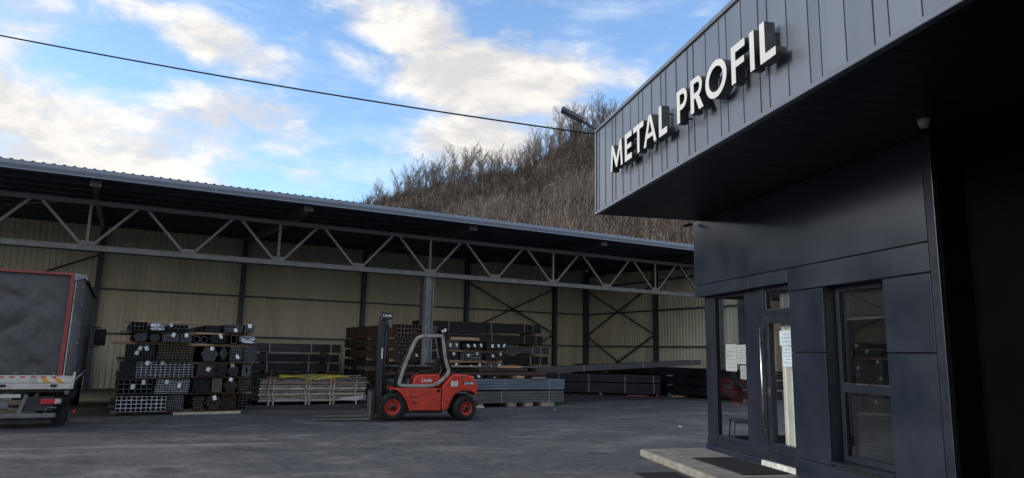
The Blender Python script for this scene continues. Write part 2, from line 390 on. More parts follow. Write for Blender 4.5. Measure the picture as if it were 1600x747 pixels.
# ------------------------------------------------------------------ brush on the slope
def brush():
    rnd = random.Random(3); b = MB()
    vs = {k: ([], []) for k in ('stem_pale', 'stem_mid', 'stem_dark')}
    def blade(k, p, q, w):
        V, F = vs[k]; i = len(V); d = q - p
        e = Vector((rnd.uniform(-1, 1), rnd.uniform(-.4, .4), 0)).normalized() * w
        V += [p - e, p + e, q]; F.append((i, i + 1, i + 2))
    for _ in range(15000):
        y = 50 + 71 * rnd.random() ** .6; x = rnd.uniform(-30, 62) * y / 120.
        if abs(x + 5.9 * y / 111) < 3.2 and 106 < y < 115 and rnd.random() < .9: continue
        z = hill_h(x, y); n = mno.noise(Vector((x * .12, y * .12, 9)))
        up = (y - 60) / 61. + .5 * n
        k = rnd.choices(('stem_pale', 'stem_mid', 'stem_dark'), ((.45, .38, .17) if up < .5 else (.10, .42, .48)))[0]
        H = rnd.uniform(1.0, 2.6) * (1.25 if k == 'stem_pale' else 1.)
        for j in range(rnd.randint(2, 4)):
            p = Vector((x + rnd.gauss(0, .5), y + rnd.gauss(0, .5), z - .15)); q = p + Vector((rnd.gauss(0, .45), rnd.gauss(0, .45), H * rnd.uniform(.6, 1.15)))
            blade(k, p, q, .035)
            for c in range(rnd.randint(4, 7)):
                f = rnd.uniform(.25, .9); a = p.lerp(q, f); e = a + Vector((rnd.gauss(0, .48), rnd.gauss(0, .48), rnd.uniform(.08, .42) * H)); blade(k, a, e, .022)
                m2 = a.lerp(e, .5); blade(k, m2, m2 + Vector((rnd.gauss(0, .28), rnd.gauss(0, .28), rnd.uniform(.05, .3))), .016)
    for k, (V, F) in vs.items(): b.add(V, F, k)
    o = b.build('brush_undergrowth'); stuff(o); o['label'] = 'bare brown brush and dry stems covering the hillside'; o['category'] = 'undergrowth'
brush()

# ------------------------------------------------------------------ bare trees on the ridge
def tree_mesh(seed, leafy):
    rnd = random.Random(seed); tr = MB(); tw = MB(); tips = []
    def grow(p, d, L, r, lev):
        n = 3; pts = [p]; q = p
        for i in range(n):
            d = (d + Vector((rnd.gauss(0, .10), rnd.gauss(0, .10), rnd.gauss(.03, .05)))).normalized(); q = q + d * L / n; pts.append(q)
        (tr if lev < 1 else tw).tube(pts, [r * (1 - .6 * i / n) for i in range(n + 1)], 'bark' if lev < 1 else 'twig', 5 if lev < 1 else 3, cap=False)
        if lev >= 3: tips.append(q); return
        for i in range([9, 6, 5][lev]):
            f = rnd.uniform(.18, 1.) if lev else rnd.uniform(.12, 1.)
            k = min(n - 1, int(f * n)); a = pts[k].lerp(pts[k + 1], f * n - k)
            e = Vector((rnd.gauss(0, 1), rnd.gauss(0, 1), rnd.gauss(0, .5))).normalized()
            dd = (d * .95 + e * .62 + Vector((0, 0, .22))).normalized()
            grow(a, dd, L * rnd.uniform(.30, .52), max(.0075, r * .42), lev + 1)
        tips.append(q)
    for st in range(rnd.choice((2, 3, 4))):
        grow(Vector((rnd.gauss(0, .35), rnd.gauss(0, .35), -.3)), Vector((rnd.gauss(0, .20), rnd.gauss(0, .20), 1)).normalized(), rnd.uniform(2.6, 3.9), .06, 0)
    V = []; F = []
    for t in tips:
        for k in range(leafy):
            c = t + Vector((rnd.gauss(0, .14), rnd.gauss(0, .14), rnd.gauss(0, .12))); s = rnd.uniform(.03, .065)
            e = Vector((rnd.gauss(0, 1), rnd.gauss(0, 1), rnd.gauss(0, 1))).normalized() * s; f = Vector((rnd.gauss(0, 1), rnd.gauss(0, 1), rnd.gauss(0, 1))).normalized() * s
            i = len(V); V += [c - e, c + f, c + e]; F.append((i, i + 1, i + 2))
    if F: tw.add(V, F, 'leaf_dry')
    return tr.mesh('trunk'), tw.mesh('crown')
TM = [tree_mesh(11 + i, (0, 1, 0, 0, 1, 0, 0)[i]) for i in range(7)]
TREES = []
_tr = random.Random(31)
for px in range(576, 975, 7):
    h = 4.2 + 1.6 * min(1, (px - 570) / 80.) + (.5 if px > 825 else 0) + _tr.uniform(-1.7, 1.5)
    TREES.append((px + _tr.uniform(-3, 3), _tr.randrange(7), h))
trnd = random.Random(5)
order = sorted(range(len(TREES)), key=lambda i: TREES[i][0])
NUMW = ['first', 'second', 'third', 'fourth', 'fifth', 'sixth', 'seventh', 'eighth', 'ninth', 'tenth', 'eleventh', 'twelfth', 'thirteenth', 'fourteenth', 'fifteenth', 'sixteenth', 'seventeenth', 'eighteenth', 'nineteenth', 'twentieth', 'twenty-first', 'twenty-second', 'twenty-third', 'twenty-fourth', 'twenty-fifth', 'twenty-sixth', 'twenty-seventh', 'twenty-eighth', 'twenty-ninth', 'thirtieth']
for rank, i in enumerate(order):
    px, k, h = TREES[i]; yy = 119 + trnd.uniform(-2.5, 3); d = ray(px, 300); x = d.x / d.y * yy
    o = empty('bare_tree', (x, yy, hill_h(x, yy)), trnd.uniform(0, 6)); s = h / 4.35; o.scale = (s * 1.15, s * 1.15, s)
    for nm, me in zip(('trunk', 'crown'), TM[k]):
        c = bpy.data.objects.new(nm, me); col.objects.link(c); c.parent = o
    n = len(order)
    place = (NUMW[rank] + ' from the low end of ridge') if rank < n // 2 else (NUMW[n - 1 - rank] + ' from the office fascia')
    tag(o, ('tall ' if h > 6.4 else 'small ' if h < 4.2 else '') + 'bare tree on the hill, ' + place, 'tree', 'bare trees on the hill ridge')

# ------------------------------------------------------------------ open storage shed
shed = tag(empty('storage_shed', C0, SRZ), 'long open-fronted steel storage shed with cream corrugated walls and truss front', 'shed')
BC = [-20.1, -14.86, -9.62, -4.38, .87, 6.11, 11.30, 13.49]
TW, SE = 9.9, 13.49
def roof_z(t): return 5.66 + (t + 1.67) * .050
for a, c in zip(BC, BC[1:]):
    b = MB(); b.corr((a, TW, 0), (c, TW, 0), 0, roof_z(TW) - .02, (0, -1, 0), 'shed_wall'); b.build('wall_sheet', shed)
ET = [TW, 4.13, -1.2]
for a, c in zip(ET, ET[1:]):
    b = MB(); b.corr((SE, a, 0), (SE, c, 0), 0, roof_z(2) - .02, (-1, 0, 0), 'shed_wall'); b.build('wall_sheet', shed)
def ibeam(b, p, q, w, h, m, up=(0, 0, 1), tk=.012):
    p = Vector(p); q = Vector(q); d = (q - p).normalized(); u = Vector(up); u = (u - d * u.dot(d)).normalized()
    b.bar(p + u * (h / 2 - tk / 2), q + u * (h / 2 - tk / 2), w, tk, m, u); b.bar(p - u * (h / 2 - tk / 2), q - u * (h / 2 - tk / 2), w, tk, m, u)
    b.bar(p, q, tk * .8, h - 2 * tk, m, u); return b
b = MB(); b.box(-20.1, SE, TW + .04, TW + .10, 5.9, roof_z(TW) + .30, 'shed_steel'); b.box(SE + .04, SE + .1, -1.7, TW, 5.4, roof_z(TW) + .30, 'shed_steel'); b.build('wall_cap', shed)
for s in BC[1:-1]:
    b = MB(); ibeam(b, (s, TW - .14, 0), (s, TW - .14, roof_z(TW) - .1), .2, .2, 'shed_steel', (0, 1, 0)); b.build('wall_column', shed)
b = MB(); b.box(SE - .30, SE - .05, TW - .28, TW - .04, 0, 6.1, 'shed_steel'); b.build('corner_column', shed)
for t in (4.13, -1.1):
    b = MB(); ibeam(b, (SE - .14, t, 0), (SE - .14, t, roof_z(t) - .1), .2, .2, 'shed_steel', (1, 0, 0)); b.build('wall_column', shed)
for z in (2.08, 3.78, 5.2):
    for a, c in zip(BC, BC[1:]):
        b = MB(); b.box(a + .1, c - (.1 if c < 13 else .3), TW - .115, TW - .04, z - .035, z + .035, 'shed_steel'); b.build('girt', shed)
    for a, c in zip(ET, ET[1:]):
        b = MB(); b.box(SE - .115, SE - .04, c + .1, a - (.28 if a > 9 else .1), z - .035, z + .035, 'shed_steel'); b.build('girt', shed)
def brace(p, q):
    b = MB(); b.tube([p, q], .04, 'shed_steel', 6); b.build('brace', shed)
for z0, z1 in ((2.68, 5.05), (.06, 2.62)):
    brace((SE - .20, 9.55, z0), (SE - .20, 4.2, z1)); brace((SE - .27, 9.55, z1), (SE - .27, 4.2, z0))
    for a, c in ((6.15, 11.2), (-14.8, -9.7)):
        brace((a, TW - .22, z0), (c, TW - .22, z1)); brace((a, TW - .29, z1), (c, TW - .29, z0))
# front column and truss
b = MB(); ibeam(b, (0, 0, .02), (0, 0, 4.07), .26, .26, 'column_grey', (1, 0, 0), .018); b.box(-.20, .20, -.20, .20, 0, .025, 'column_grey'); b.build('front_column', shed)
b = MB(); b.box(-.1, .1, .35, .5, 0, 4.07, 'shed_steel'); b.build('stub_column', shed)
b = MB(); ibeam(b, (13.2, 0, .02), (13.2, 0, 4.07), .26, .26, 'column_grey', (1, 0, 0), .018); b.build('front_column', shed)
b = MB(); ibeam(b, (-14.6, 0, .02), (-14.6, 0, 4.07), .26, .26, 'column_grey', (1, 0, 0), .018); b.build('front_column', shed)
truss = empty('front_truss', (0, 0, 0)); truss.parent = shed
b = MB(); b.box(-20.1, 13.4, -.075, .075, 4.08, 4.21, 'truss_grey'); b.box(-20.1, 13.4, -.085, .085, 4.205, 4.225, 'truss_grey'); b.build('bottom_chord', truss)
b = MB(); b.box(-20.1, 13.4, -.07, .07, 5.30, 5.42, 'shed_steel'); b.build('top_chord', truss)
SP = 2.4293
for i in range(-8, 6):
    s = i * SP
    for sg in (-1, 1):
        e = s + sg * (SP / 2 - .12)
        if -20 < e < 13.35:
            b = MB(); b.bar((s + sg * .10, 0, 4.20), (e, 0, 5.31), .068, .068, 'truss_grey', (0, 1, 0)); b.build('diagonal', truss)
    if -20 < s < 13.2:
        b = MB(); b.prism([(s - .20, 4.227), (s + .20, 4.227), (s + .13, 4.33), (s - .13, 4.33)], -.048, -.038, 'truss_grey'); b.build('gusset_plate', truss)
    if i % 2 == 0:
        b = MB(); b.bar((s, 0, 4.22), (s, 0, 5.31), .068, .068, 'truss_grey', (0, 1, 0)); b.build('vertical', truss)
# roof
for a, c in zip(BC, BC[1:]):
    b = MB(); x = a; pr = []
    while x < c - 1e-6:
        for fx, o in ((0, 0), (.50, 0), (.60, 1), (.90, 1)):
            if x + fx * .21 < c: pr.append((x + fx * .21, o))
        x += .21
    pr.append((c, 0)); n = len(pr)
    b.add([(p, t, roof_z(t) + .21 + o * .045) for t in (-1.72, TW + .2) for p, o in pr], [(i, i + 1, n + i + 1, n + i) for i in range(n - 1)], 'roof_metal'); b.build('roof_sheet', shed)
for s in BC:
    b = MB(); h = .10
    p0 = (s, -1.45, roof_z(-1.45)); b.prism([(-1.45, roof_z(-1.45) - .14), (-1.45, roof_z(-1.45) + .03), (TW - .3, roof_z(TW) + .03), (TW - .3, roof_z(TW) - .26), (0, roof_z(0) - .28)], s - .06, s + .06, 'shed_steel', 'x'); b.build('rafter', shed)
t = -1.5; k = 0
while t < TW:
    b = MB(); z = roof_z(t); b.box(-20.1, SE, t - .035, t + .035, z + .035, z + .20, 'shed_steel'); b.box(-20.1, SE, t, t + .07, z + .022, z + .034, 'shed_steel'); b.build('purlin', shed); t += 1.03; k += 1
for a, c in zip(BC, BC[1:]):
    for p, q in (((a, 1.2), (c, 8.6)), ((c, 1.2), (a, 8.6))):
        if a in (BC[1], BC[5]):
            b = MB(); b.tube([(p[0], p[1], roof_z(p[1]) - .12), (q[0], q[1], roof_z(q[1]) - .12)], .02, 'truss_grey', 5); b.build('roof_brace', shed)
b = MB(); b.box(-20.1, SE + .1, -1.75, -1.722, 5.67, 5.885, 'flashing'); b.box(-20.1, SE + .1, -1.80, -1.752, 5.66, 5.69, 'flashing'); b.build('eave_flashing', shed)
b = MB(); b.box(-20.1, SE + .1, -1.80, -1.756, 5.693, 5.78, 'roof_metal'); b.build('gutter', shed)
for s in (-18, -12.4, -6.9, -1.2, 4.2, 9.8):
    b = MB(); b.box(s - .015, s + .015, -1.806, -1.802, 5.66, 5.80, 'flashing'); b.build('gutter_bracket', shed)
for s in BC[1:]:
    b = MB(); z = roof_z(-1.2); b.prism([(-1.44, z - .16), (-1.44, z + .02), (-1.40, z + .02), (-1.40, z - .16)], s - .12, s + .12, 'truss_grey', 'x'); b.build('end_plate', shed)

# ------------------------------------------------------------------ steel bundles
brnd = random.Random(21)
def tubes(w, h, L, nx, nz, kind, body, rim, mapf, thick=.10, jit=.012, skew=0., depth=.9, gap=.04):
    b = MB()
    def loop(pts_o, pts_i, v0):
        n = len(pts_o)
        vs = [mapf(u, v0, z) for u, z in pts_o] + [mapf(u, v0, z) for u, z in pts_i]
        b.add(vs, [(i, (i + 1) % n, n + (i + 1) % n, n + i) for i in range(n)], rim)
        vs = [mapf(u, v0, z) for u, z in pts_i] + [mapf(u, v0 + min(depth, L * .9), z) for u, z in pts_i]
        b.add(vs, [(i, (i + 1) % n, n + (i + 1) % n, n + i) for i in range(n)] + [tuple(range(n, 2 * n))], body)
        vs = [mapf(u, v0, z) for u, z in pts_o] + [mapf(u, L, z) for u, z in pts_o]
        b.add(vs, [(i, (i + 1) % n, n + (i + 1) % n, n + i) for i in range(n)] + [tuple(range(n, 2 * n))], body)
    if kind in ('sq', 'solid'):
        cw, ch = w / nx, h / nz; k = min(cw, ch)
        if gap > .1:
            p, q = mapf(k * .25, .12, k * .25), mapf(w - k * .25, L - .05, h - k * .25); b.box(min(p[0], q[0]), max(p[0], q[0]), min(p[1], q[1]), max(p[1], q[1]), p[2], q[2], 'lift_black')
        for i in range(nx):
            for j in range(nz):
                u0, z0 = i * cw + k * .03 + skew * j * ch, j * ch + k * gap / 2; u1, z1 = u0 + cw - k * .06 - (brnd.uniform(0, .02) if gap > .1 else 0), z0 + ch - k * gap
                e = k * thick if kind == 'sq' else k * .36
                loop([(u0, z0), (u1, z0), (u1, z1), (u0, z1)], [(u0 + e, z0 + e), (u1 - e, z0 + e), (u1 - e, z1 - e), (u0 + e, z1 - e)], brnd.uniform(-jit, jit))
    else:
        d = w / nx; rows = max(1, int((h - d) / (d * .866) + 1.01)); seg = 10
        for j in range(rows):
            cnt = nx
            if kind == 'hex': cnt = nx - abs(j - rows // 2)
            off = (w - cnt * d) / 2 if kind == 'hex' else (d / 2 if j % 2 else 0)
            if kind == 'round' and j % 2: cnt -= 1
            for i in range(cnt):
                cx, cz = off + d * (i + .5), d / 2 + j * d * .866
                o = [(cx + d * .49 * math.cos(2 * math.pi * q / seg), cz + d * .49 * math.sin(2 * math.pi * q / seg)) for q in range(seg)]
                ii = [(cx + d * (.49 - thick) * math.cos(2 * math.pi * q / seg), cz + d * (.49 - thick) * math.sin(2 * math.pi * q / seg)) for q in range(seg)]
                loop(o, ii, brnd.uniform(-jit, jit))
    return b
def bundle(label, s, t, z, w, h, L, nx, nz, kind='sq', axis='N', body='steel_black', rim='rim_dark', tags=(), straps=(.12, .5, .86), strapm='strap', cat='tube bundle', group=None, rz=0., name='tube_bundle', thick=.10, skew=0., tilt=0.):
    root = tag(empty(name, S(s, t, z), SRZ + rz), label, cat, group)
    if axis == 'N' and L > 5 and L < 7: root.rotation_euler = (0, brnd.uniform(-.010, .010), SRZ + rz + brnd.uniform(-.012, .012))
    if tilt: root.rotation_euler = (0, tilt, SRZ + rz)
    mp = (lambda u, v, zz: (u, v, zz)) if axis == 'N' else (lambda u, v, zz: (v, u, zz))
    o = tubes(w, h, L, nx, nz, kind, body, rim, mp, thick, skew=skew, jit=.012 if axis == 'N' else .03, gap=.04 if axis == 'N' else .16).build('tubes', root, smooth=False); stuff(o)
    if kind != 'hex':
        for f in straps:
            v = L * f + brnd.uniform(-.05, .05); b = MB(); e = .006; sw = .022
            for (u0, u1, z0, z1) in ((-e, w + e, h + .001, h + e), (-e, w + e, -e, -.001), (-e - .002, -.002, -e, h + e), (w + .002, w + e + .002, -e, h + e)):
                p = mp(u0, v - sw, z0); q = mp(u1, v + sw, z1); b.box(min(p[0], q[0]), max(p[0], q[0]), min(p[1], q[1]), max(p[1], q[1]), z0, z1, strapm)
            b.build('strap', root)
    for (fu, fz) in tags:
        b = MB(); a = brnd.uniform(-.6, .6); ww, hh = brnd.uniform(.032, .048), brnd.uniform(.042, .06); c, q = math.cos(a), math.sin(a); cx, cz = fu * w, fz * h
        lean = brnd.uniform(.0, .04)
        vs = [mp(cx + c * x - q * y, -.022 - (.004 if k else 0) - (lean if y < 0 else 0), cz + q * x + c * y) for k in (0, 1) for x, y in ((-ww, -hh), (ww, -hh), (ww, hh), (-ww, hh))]
        b.add(vs, [(0, 1, 2, 3), (7, 6, 5, 4), (0, 4, 5, 1), (1, 5, 6, 2), (2, 6, 7, 3), (3, 7, 4, 0)], 'paper'); b.build('paper_tag', root)
    return root
def spacer(label, s, t, z, lx, ly, h, m='timber', rz=0., group='timber spacers in the steel stacks'):
    root = empty('timber_spacer', S(s, t, z), SRZ + rz)
    bpy.data.objects.remove(root)
    b = MB(); b.box(0, lx, 0, ly, 0, h, m); o = b.build('timber_spacer', None, bevel=.006, seg=1); o.location = S(s, t, z); o.rotation_euler = (brnd.uniform(-.01, .01), 0, SRZ + rz + brnd.uniform(-.03, .03))
    return tag(o, label, 'timber', group)
ROWN = ['bottom', 'second', 'third', 'fourth', 'fifth', 'top']
KW = {'sq': 'square tubes', 'hex': 'round pipes', 'round': 'round pipes', 'solid': 'flat bars'}
RIMW = {'rim_bright': 'bright-edged', 'rim_mid': 'grey', 'rim_dark': 'black', 'rim_brown': 'rusty brown'}
def foil_wrap(label, s, t, z, w, h, L, group=None):
    rnd = random.Random(int(s * 100)); b = MB(); nu, nv, nw = 10, 6, 8; V = []
    root = tag(empty('wrapped_bundle', S(s, t, z), SRZ), label, 'wrapped bundle', group)
    n = 22; rings = []
    for j in range(9):
        v = L * j / 8. if j > 1 else j * .05; rg = []
        for k in range(n):
            a = 2 * math.pi * k / n; c, q = math.cos(a), math.sin(a); p = 4.
            rr = (abs(c) ** p + abs(q) ** p) ** (-1 / p) * (1 + rnd.uniform(-.11, .05)) * (.80 if j == 0 else 1)
            rg.append((w / 2 + w / 2 * rr * c, v + rnd.uniform(-.02, .02), h / 2 + h / 2 * rr * q))
        rings.append(rg)
    V = [p for r in rings for p in r] + [(w / 2, .02, h / 2)]
    F = [(i * n + k, i * n + (k + 1) % n, (i + 1) * n + (k + 1) % n, (i + 1) * n + k) for i in range(8) for k in range(n)] + [(k, (k + 1) % n, len(V) - 1) for k in range(n)]
    b.add(V, F, 'foil'); b.build('plastic_wrap', root); return root
# the stack beside the lorry: rows as measured (x0,x1 in m from its side, nx, nz, kind, rim, tags)
SX, ST = -8.68, -2.0
def row(zi, z, h, items, stackname, smin):
    for i, it in enumerate(items):
        x0, x1, nx, nz, kind, rim, tg = it[:7]; dt = it[7] if len(it) > 7 else brnd.uniform(-.16, .20)
        pos = NUMW[i] + ' from lorry'
        lab = '%s %s, %s, %s row, %s' % (RIMW.get(rim, ''), KW.get(kind, ''), pos, ROWN[zi], stackname.replace('the ', '', 1))
        body = {'rim_brown': 'steel_umber'}.get(rim, 'steel_black')
        if kind == 'foil': foil_wrap('crumpled clear plastic wrapped bundle in %s row of %s' % (ROWN[zi], stackname), SX + x0, ST + .02, z, x1 - x0, h, 5.8, 'bundles beside the lorry'); continue
        hh = h
        bundle(lab, SX + x0, ST + dt, z + .002, x1 - x0 - .015, hh, 5.9, nx, nz, kind, 'N', body, rim, tg, group='bundles beside the lorry', skew=it[8] if len(it) > 8 else 0)
LS, RS = 'the stack by the lorry', 'the stack by the sheet pallet'
row(0, .09, .36, [(0.02, 1.10, 10, 4, 'sq', 'rim_bright', ()), (1.11, 1.49, 8, 6, 'sq', 'rim_mid', ())], LS, 0)
row(1, .50, .33, [(0.03, .78, 6, 3, 'sq', 'rim_dark', ((.42, .5), (.72, .8))), (.80, 1.56, 12, 6, 'sq', 'rim_bright', ((.35, .85), (.72, .6)), 0., .12)], LS, 0)
row(2, .88, .37, [(0.02, .37, 7, 6, 'sq', 'rim_dark', ()), (.38, 1.65, 12, 6, 'sq', 'rim_bright', ((.18, .93), (.44, .95)))], LS, 0)
row(3, 1.30, .37, [(0.10, .74, 10, 6, 'sq', 'rim_dark', ((.5, .75), (.40, .45), (.72, .75))), (.78, 1.60, 12, 6, 'sq', 'rim_brown', (), 0., .10)], LS, 0)
row(4, 1.74, .21, [(.24, .56, 8, 8, 'hex', 'rim_mid', ()), (.58, .84, 7, 8, 'hex', 'rim_mid', ()), (.86, 1.24, 8, 4, 'sq', 'rim_mid', ((.65, .85),)), (1.26, 1.53, 6, 4, 'sq', 'rim_mid', ((.5, .85),))], LS, 0)
row(5, 2.00, .21, [(.16, .52, 4, 2, 'sq', 'rim_dark', ()), (.54, .90, 0, 0, 'foil', 'rim_bright', ()), (.92, 1.50, 6, 3, 'round', 'rim_dark', ((.2, .85),))], LS, 0)
row(0, .09, .36, [(1.66, 1.97, 4, 4, 'round', 'rim_brown', ()), (1.96, 2.36, 8, 8, 'hex', 'rim_brown', ((.5, .85),)), (2.37, 2.74, 7, 6, 'sq', 'rim_brown', ()), (2.75, 2.96, 2, 5, 'sq', 'rim_dark', ())], RS, 0)
row(1, .52, .34, [(1.66, 2.08, 7, 7, 'sq', 'rim_dark', ()), (2.09, 2.34, 3, 8, 'solid', 'rim_brown', ()), (2.35, 2.70, 8, 6, 'hex', 'rim_brown', ((.45, .95),)), (2.71, 3.02, 5, 5, 'sq', 'rim_brown', ())], RS, 0)
row(2, .92, .29, [(1.70, 2.14, 9, 5, 'sq', 'rim_brown', ((.6, .6),)), (2.15, 2.42, 6, 6, 'sq', 'rim_dark', ()), (2.43, 2.74, 7, 8, 'hex', 'rim_mid', ((.4, .95),)), (2.75, 3.0, 1, 1, 'solid', 'rim_dark', ())], RS, 0)
row(3, 1.28, .38, [(1.76, 2.18, 9, 9, 'hex', 'rim_mid', ((.6, .85),)), (2.19, 2.42, 7, 8, 'hex', 'rim_mid', ()), (2.43, 2.75, 6, 5, 'sq', 'rim_mid', ((.6, .35),)), (2.76, 3.09, 7, 7, 'sq', 'rim_mid', ())], RS, 0)
row(4, 1.74, .22, [(1.58, 1.95, 2, 1, 'round', 'rim_dark', (), .35), (1.96, 2.40, 9, 6, 'hex', 'rim_dark', ((.6, .8),)), (2.45, 2.62, 1, 1, 'sq', 'rim_dark', (), .1), (2.65, 3.07, 0, 0, 'foil', 'rim_bright', ())], RS, 0)
row(5, 2.02, .20, [(1.85, 2.26, 6, 2, 'round', 'rim_dark', (), .5), (2.28, 2.74, 7, 4, 'sq', 'rim_mid', ((.6, .3),), .1), (2.75, 3.0, 2, 2, 'solid', 'rim_dark', ((.5, .9),), 0.)], RS, 0)
for zi, (zl, zr) in enumerate(((.0, .0), (.45, .45), (.83, .86), (1.25, 1.21), (1.67, 1.66), (1.95, 1.96))):
    for nm, x0, w, z in ((LS, .0, 1.62, zl), (RS, 1.68, 1.30, zr)):
        hh = {0: .088, 1: .048, 2: .048, 3: .046, 4: .068, 5: .048}[zi]
        for k, tt in enumerate((.42, 2.4, 5.0)):
            ex = brnd.uniform(0, .18)
            spacer('%s timber under %s row of %s' % (('nearest', 'middle', 'hindmost')[k], ROWN[zi], nm), SX + x0 - .05 - ex * (zi in (0, 4)), ST + tt - (.06 if k == 0 else 0), z, w + ex, .10, hh, 'timber' if (zi > 3 and nm == RS) or zi == 4 else 'timber_grey')
spacer('long pale timber on the ground in front of the pipe ends', SX + 1.25, ST - .22, 0, 1.55, .09, .06, 'timber_pale', .02)
spacer('thin plank lying across the top of the stack by the lorry', SX + .30, ST + .10, 2.212, 1.25, .12, .03, 'timber')
spacer('plank end poking out of the top row by the lorry', SX + .0, ST + .9, 2.212, 1.75, .10, .025, 'timber_grey')

# dark profile packs along the back wall, left bay
RK = 'the dark rack behind the sheet pallet'
for i, (z, h, m) in enumerate(((.06, .32, 'steel_darkgrey'), (.44, .31, 'steel_darkgrey'), (.80, .30, 'steel_darkgrey'), (1.15, .30, 'steel_darkgrey'), (1.51, .32, 'steel_grey'))):
    e = brnd.uniform(-.15, .05)
    bundle('long dark profile pack in %s layer of %s' % (ROWN[i], RK), -7.0 + e, 5.5, z, 1.1, h, 5.85, 6, (3, 3, 1, 3, 4)[i], 'sq', 'D', m, 'rim_dark', (), (.18 + .03 * i, .55, .80, .93), 'strap_white' if i in (2, 4) else 'strap', 'steel pack', 'dark packs along the shed wall', name='steel_pack')
    if i: 
        for k, ss in enumerate((-6.3, -4.0, -1.8)):
            spacer('%s dunnage block under %s layer of %s' % (('first', 'second', 'third')[k], ROWN[i], RK), ss, 5.45, z - .052, .09, 1.2, .048, 'timber_grey')

# sheet pallet crates with yellow film
for i in range(4):
    z = .10 + i * .168
    root = tag(empty('sheet_crate', S(-5.05 + brnd.uniform(-.04, .04), .30 + brnd.uniform(-.03, .03), z), SRZ + brnd.uniform(-.01, .01)), 'pale slatted crate of metal sheets, %s in the pile' % ('lowest', 'second up', 'third up', 'uppermost under yellow film')[i], 'sheet crate', 'sheet crates piled in the shed')
    b = MB(); b.box(.04, 3.16, .04, 1.16, .068, .116, 'alu'); b.build('sheet_pack', root, bevel=.004, seg=1)
    for y in (0, .55, 1.12):
        b = MB(); b.box(0, 3.2, y, y + .07, .0, .065, 'timber_pale' if i < 3 else 'timber_grey'); b.build('runner', root, bevel=.005, seg=1)
    b = MB(); b.box(0, 3.2, -.012, .03, .120, .142, 'timber_pale' if i < 3 else 'timber_grey'); b.build('edge_board', root, bevel=.004, seg=1)
    for x in (.25, .38, 1.32, 1.42, 2.05, 2.15, 2.85):
        b = MB(); b.box(x, x + .055, -.045, -.014, -.10 if i == 0 else -.012, .154, 'timber_pale' if i != 3 else 'timber'); b.build('batten', root, bevel=.004, seg=1)
b = MB(); n = 26
V = []
for j in range(5):
    for i in range(n):
        u = i / (n - 1.); V.append((.55 + 2.1 * u, -.05 + .25 * j, .02 + .035 * math.sin(u * 9 + j) + .02 * brnd.random() - (.07 if j == 0 else 0)))
b.add(V, [(j * n + i, j * n + i + 1, (j + 1) * n + i + 1, (j + 1) * n + i) for j in range(4) for i in range(n - 1)], 'film_yellow')
o = b.build('plastic_film', None, smooth=True); o.location = S(-5.05, .30, .815); o.rotation_euler = (0, 0, SRZ); md = o.modifiers.new('th', 'SOLIDIFY'); md.thickness = .006
tag(o, 'crumpled yellow plastic film on top of the sheet crates', 'plastic film')
for k, (x, l) in enumerate(((.15, 3.0), (.6, 2.5))):
    spacer('loose plank on top of the sheet crates, %s' % ('front one', 'rear one')[k], -5.0 + x, .35 + .4 * k, .775 + .045 * k, l, .08, .03, 'timber_grey')
b = MB(); b.prism([(0, 0), (.55, -.04), (.80, .03), (.78, .13), (.5, .09), (.1, .06)], 0, .012, 'paper', 'y'); o = b.build('plastic_scrap', None); o.location = S(-2.75, .20, .14); o.rotation_euler = (0, 0, SRZ)
tag(o, 'torn white plastic scrap hanging off the lowest sheet crate', 'plastic scrap')

# the big stack behind the forklift: bundles with their ends to the yard
BS = 'the big stack behind the forklift'
zr = [(.08, .40), (.56, .36), (1.02, .27), (1.38, .28), (1.72, .31), (2.08, .42)]
for i, (z, h) in enumerate(zr):
    cols = [(-.92, .86), (-.04, .66), (.66, .80), (1.50, .84), (2.38, .80)]
    for j, (s, w) in enumerate(cols):
        if i == 5 and j >= 2: continue
        hh = h * (1. if j < 2 else brnd.uniform(.88, 1))
        kind = ('sq', 'sq', 'sq', 'sq') if j < 2 else ('sq', 'round', 'sq', 'hex')
        kd = kind[(i + j) % 4] if j >= 2 else 'sq'
        if j == 0: body, rim = ('steel_brown', 'rim_brown') if i in (5,) else ('steel_umber', 'rim_brown') if i in (4, 3) else ('steel_black', 'rim_dark')
        else: body, rim = ('steel_umber', 'rim_brown') if (i, j) in ((1, 2), (2, 2), (0, 1), (2, 3)) else ('steel_black', 'rim_mid' if (i + j) % 3 == 0 else 'rim_dark')
        nx = brnd.choice((7, 8, 9)); nz = max(3, int(round(nx * hh / w)))
        tg = [(.35, .6), (.75, .8)] if j >= 2 and i >= 1 else [(.8, .5)] if (j == 0 and i in (3,)) else []
        if j >= 2 and i == 4: tg = [(.25, .5), (.55, .55), (.85, .6)]
        dt = .25 + (brnd.uniform(-.05, .35) if j else 0)
        if j in (1,): dt = .55
        bundle('%s %s, %s from sheet pallet, %s row, stack behind forklift' % (RIMW[rim], KW[kd], NUMW[j], ROWN[i]), s, dt, z, w - .02, hh, 5.7, nx, nz, kd, 'N', body, rim, tg, group='bundles behind the forklift')
    for k, tt in enumerate((.6, 2.9, 5.2)):
        zz = 0 if i == 0 else zr[i - 1][0] + zr[i - 1][1]
        spacer('%s timber under %s row of %s' % (('nearest', 'middle', 'hindmost')[k], ROWN[i], BS), -1.02, tt, zz + .001, 1.15 if i == 5 else 4.2, .14, z - zz - .003, 'timber')
spacer('thick plank lying on the pipe ends right of the shed column', 1.05, .42, 2.045, 1.1, .14, .10, 'timber', .05)
bundle('loose thin black tubes on top of the pipe ends right of the column', .75, .55, 2.15, 1.6, .20, 5.4, 18, 2, 'sq', 'N', 'steel_black', 'rim_dark', ((.02, .9),), group='bundles behind the forklift')

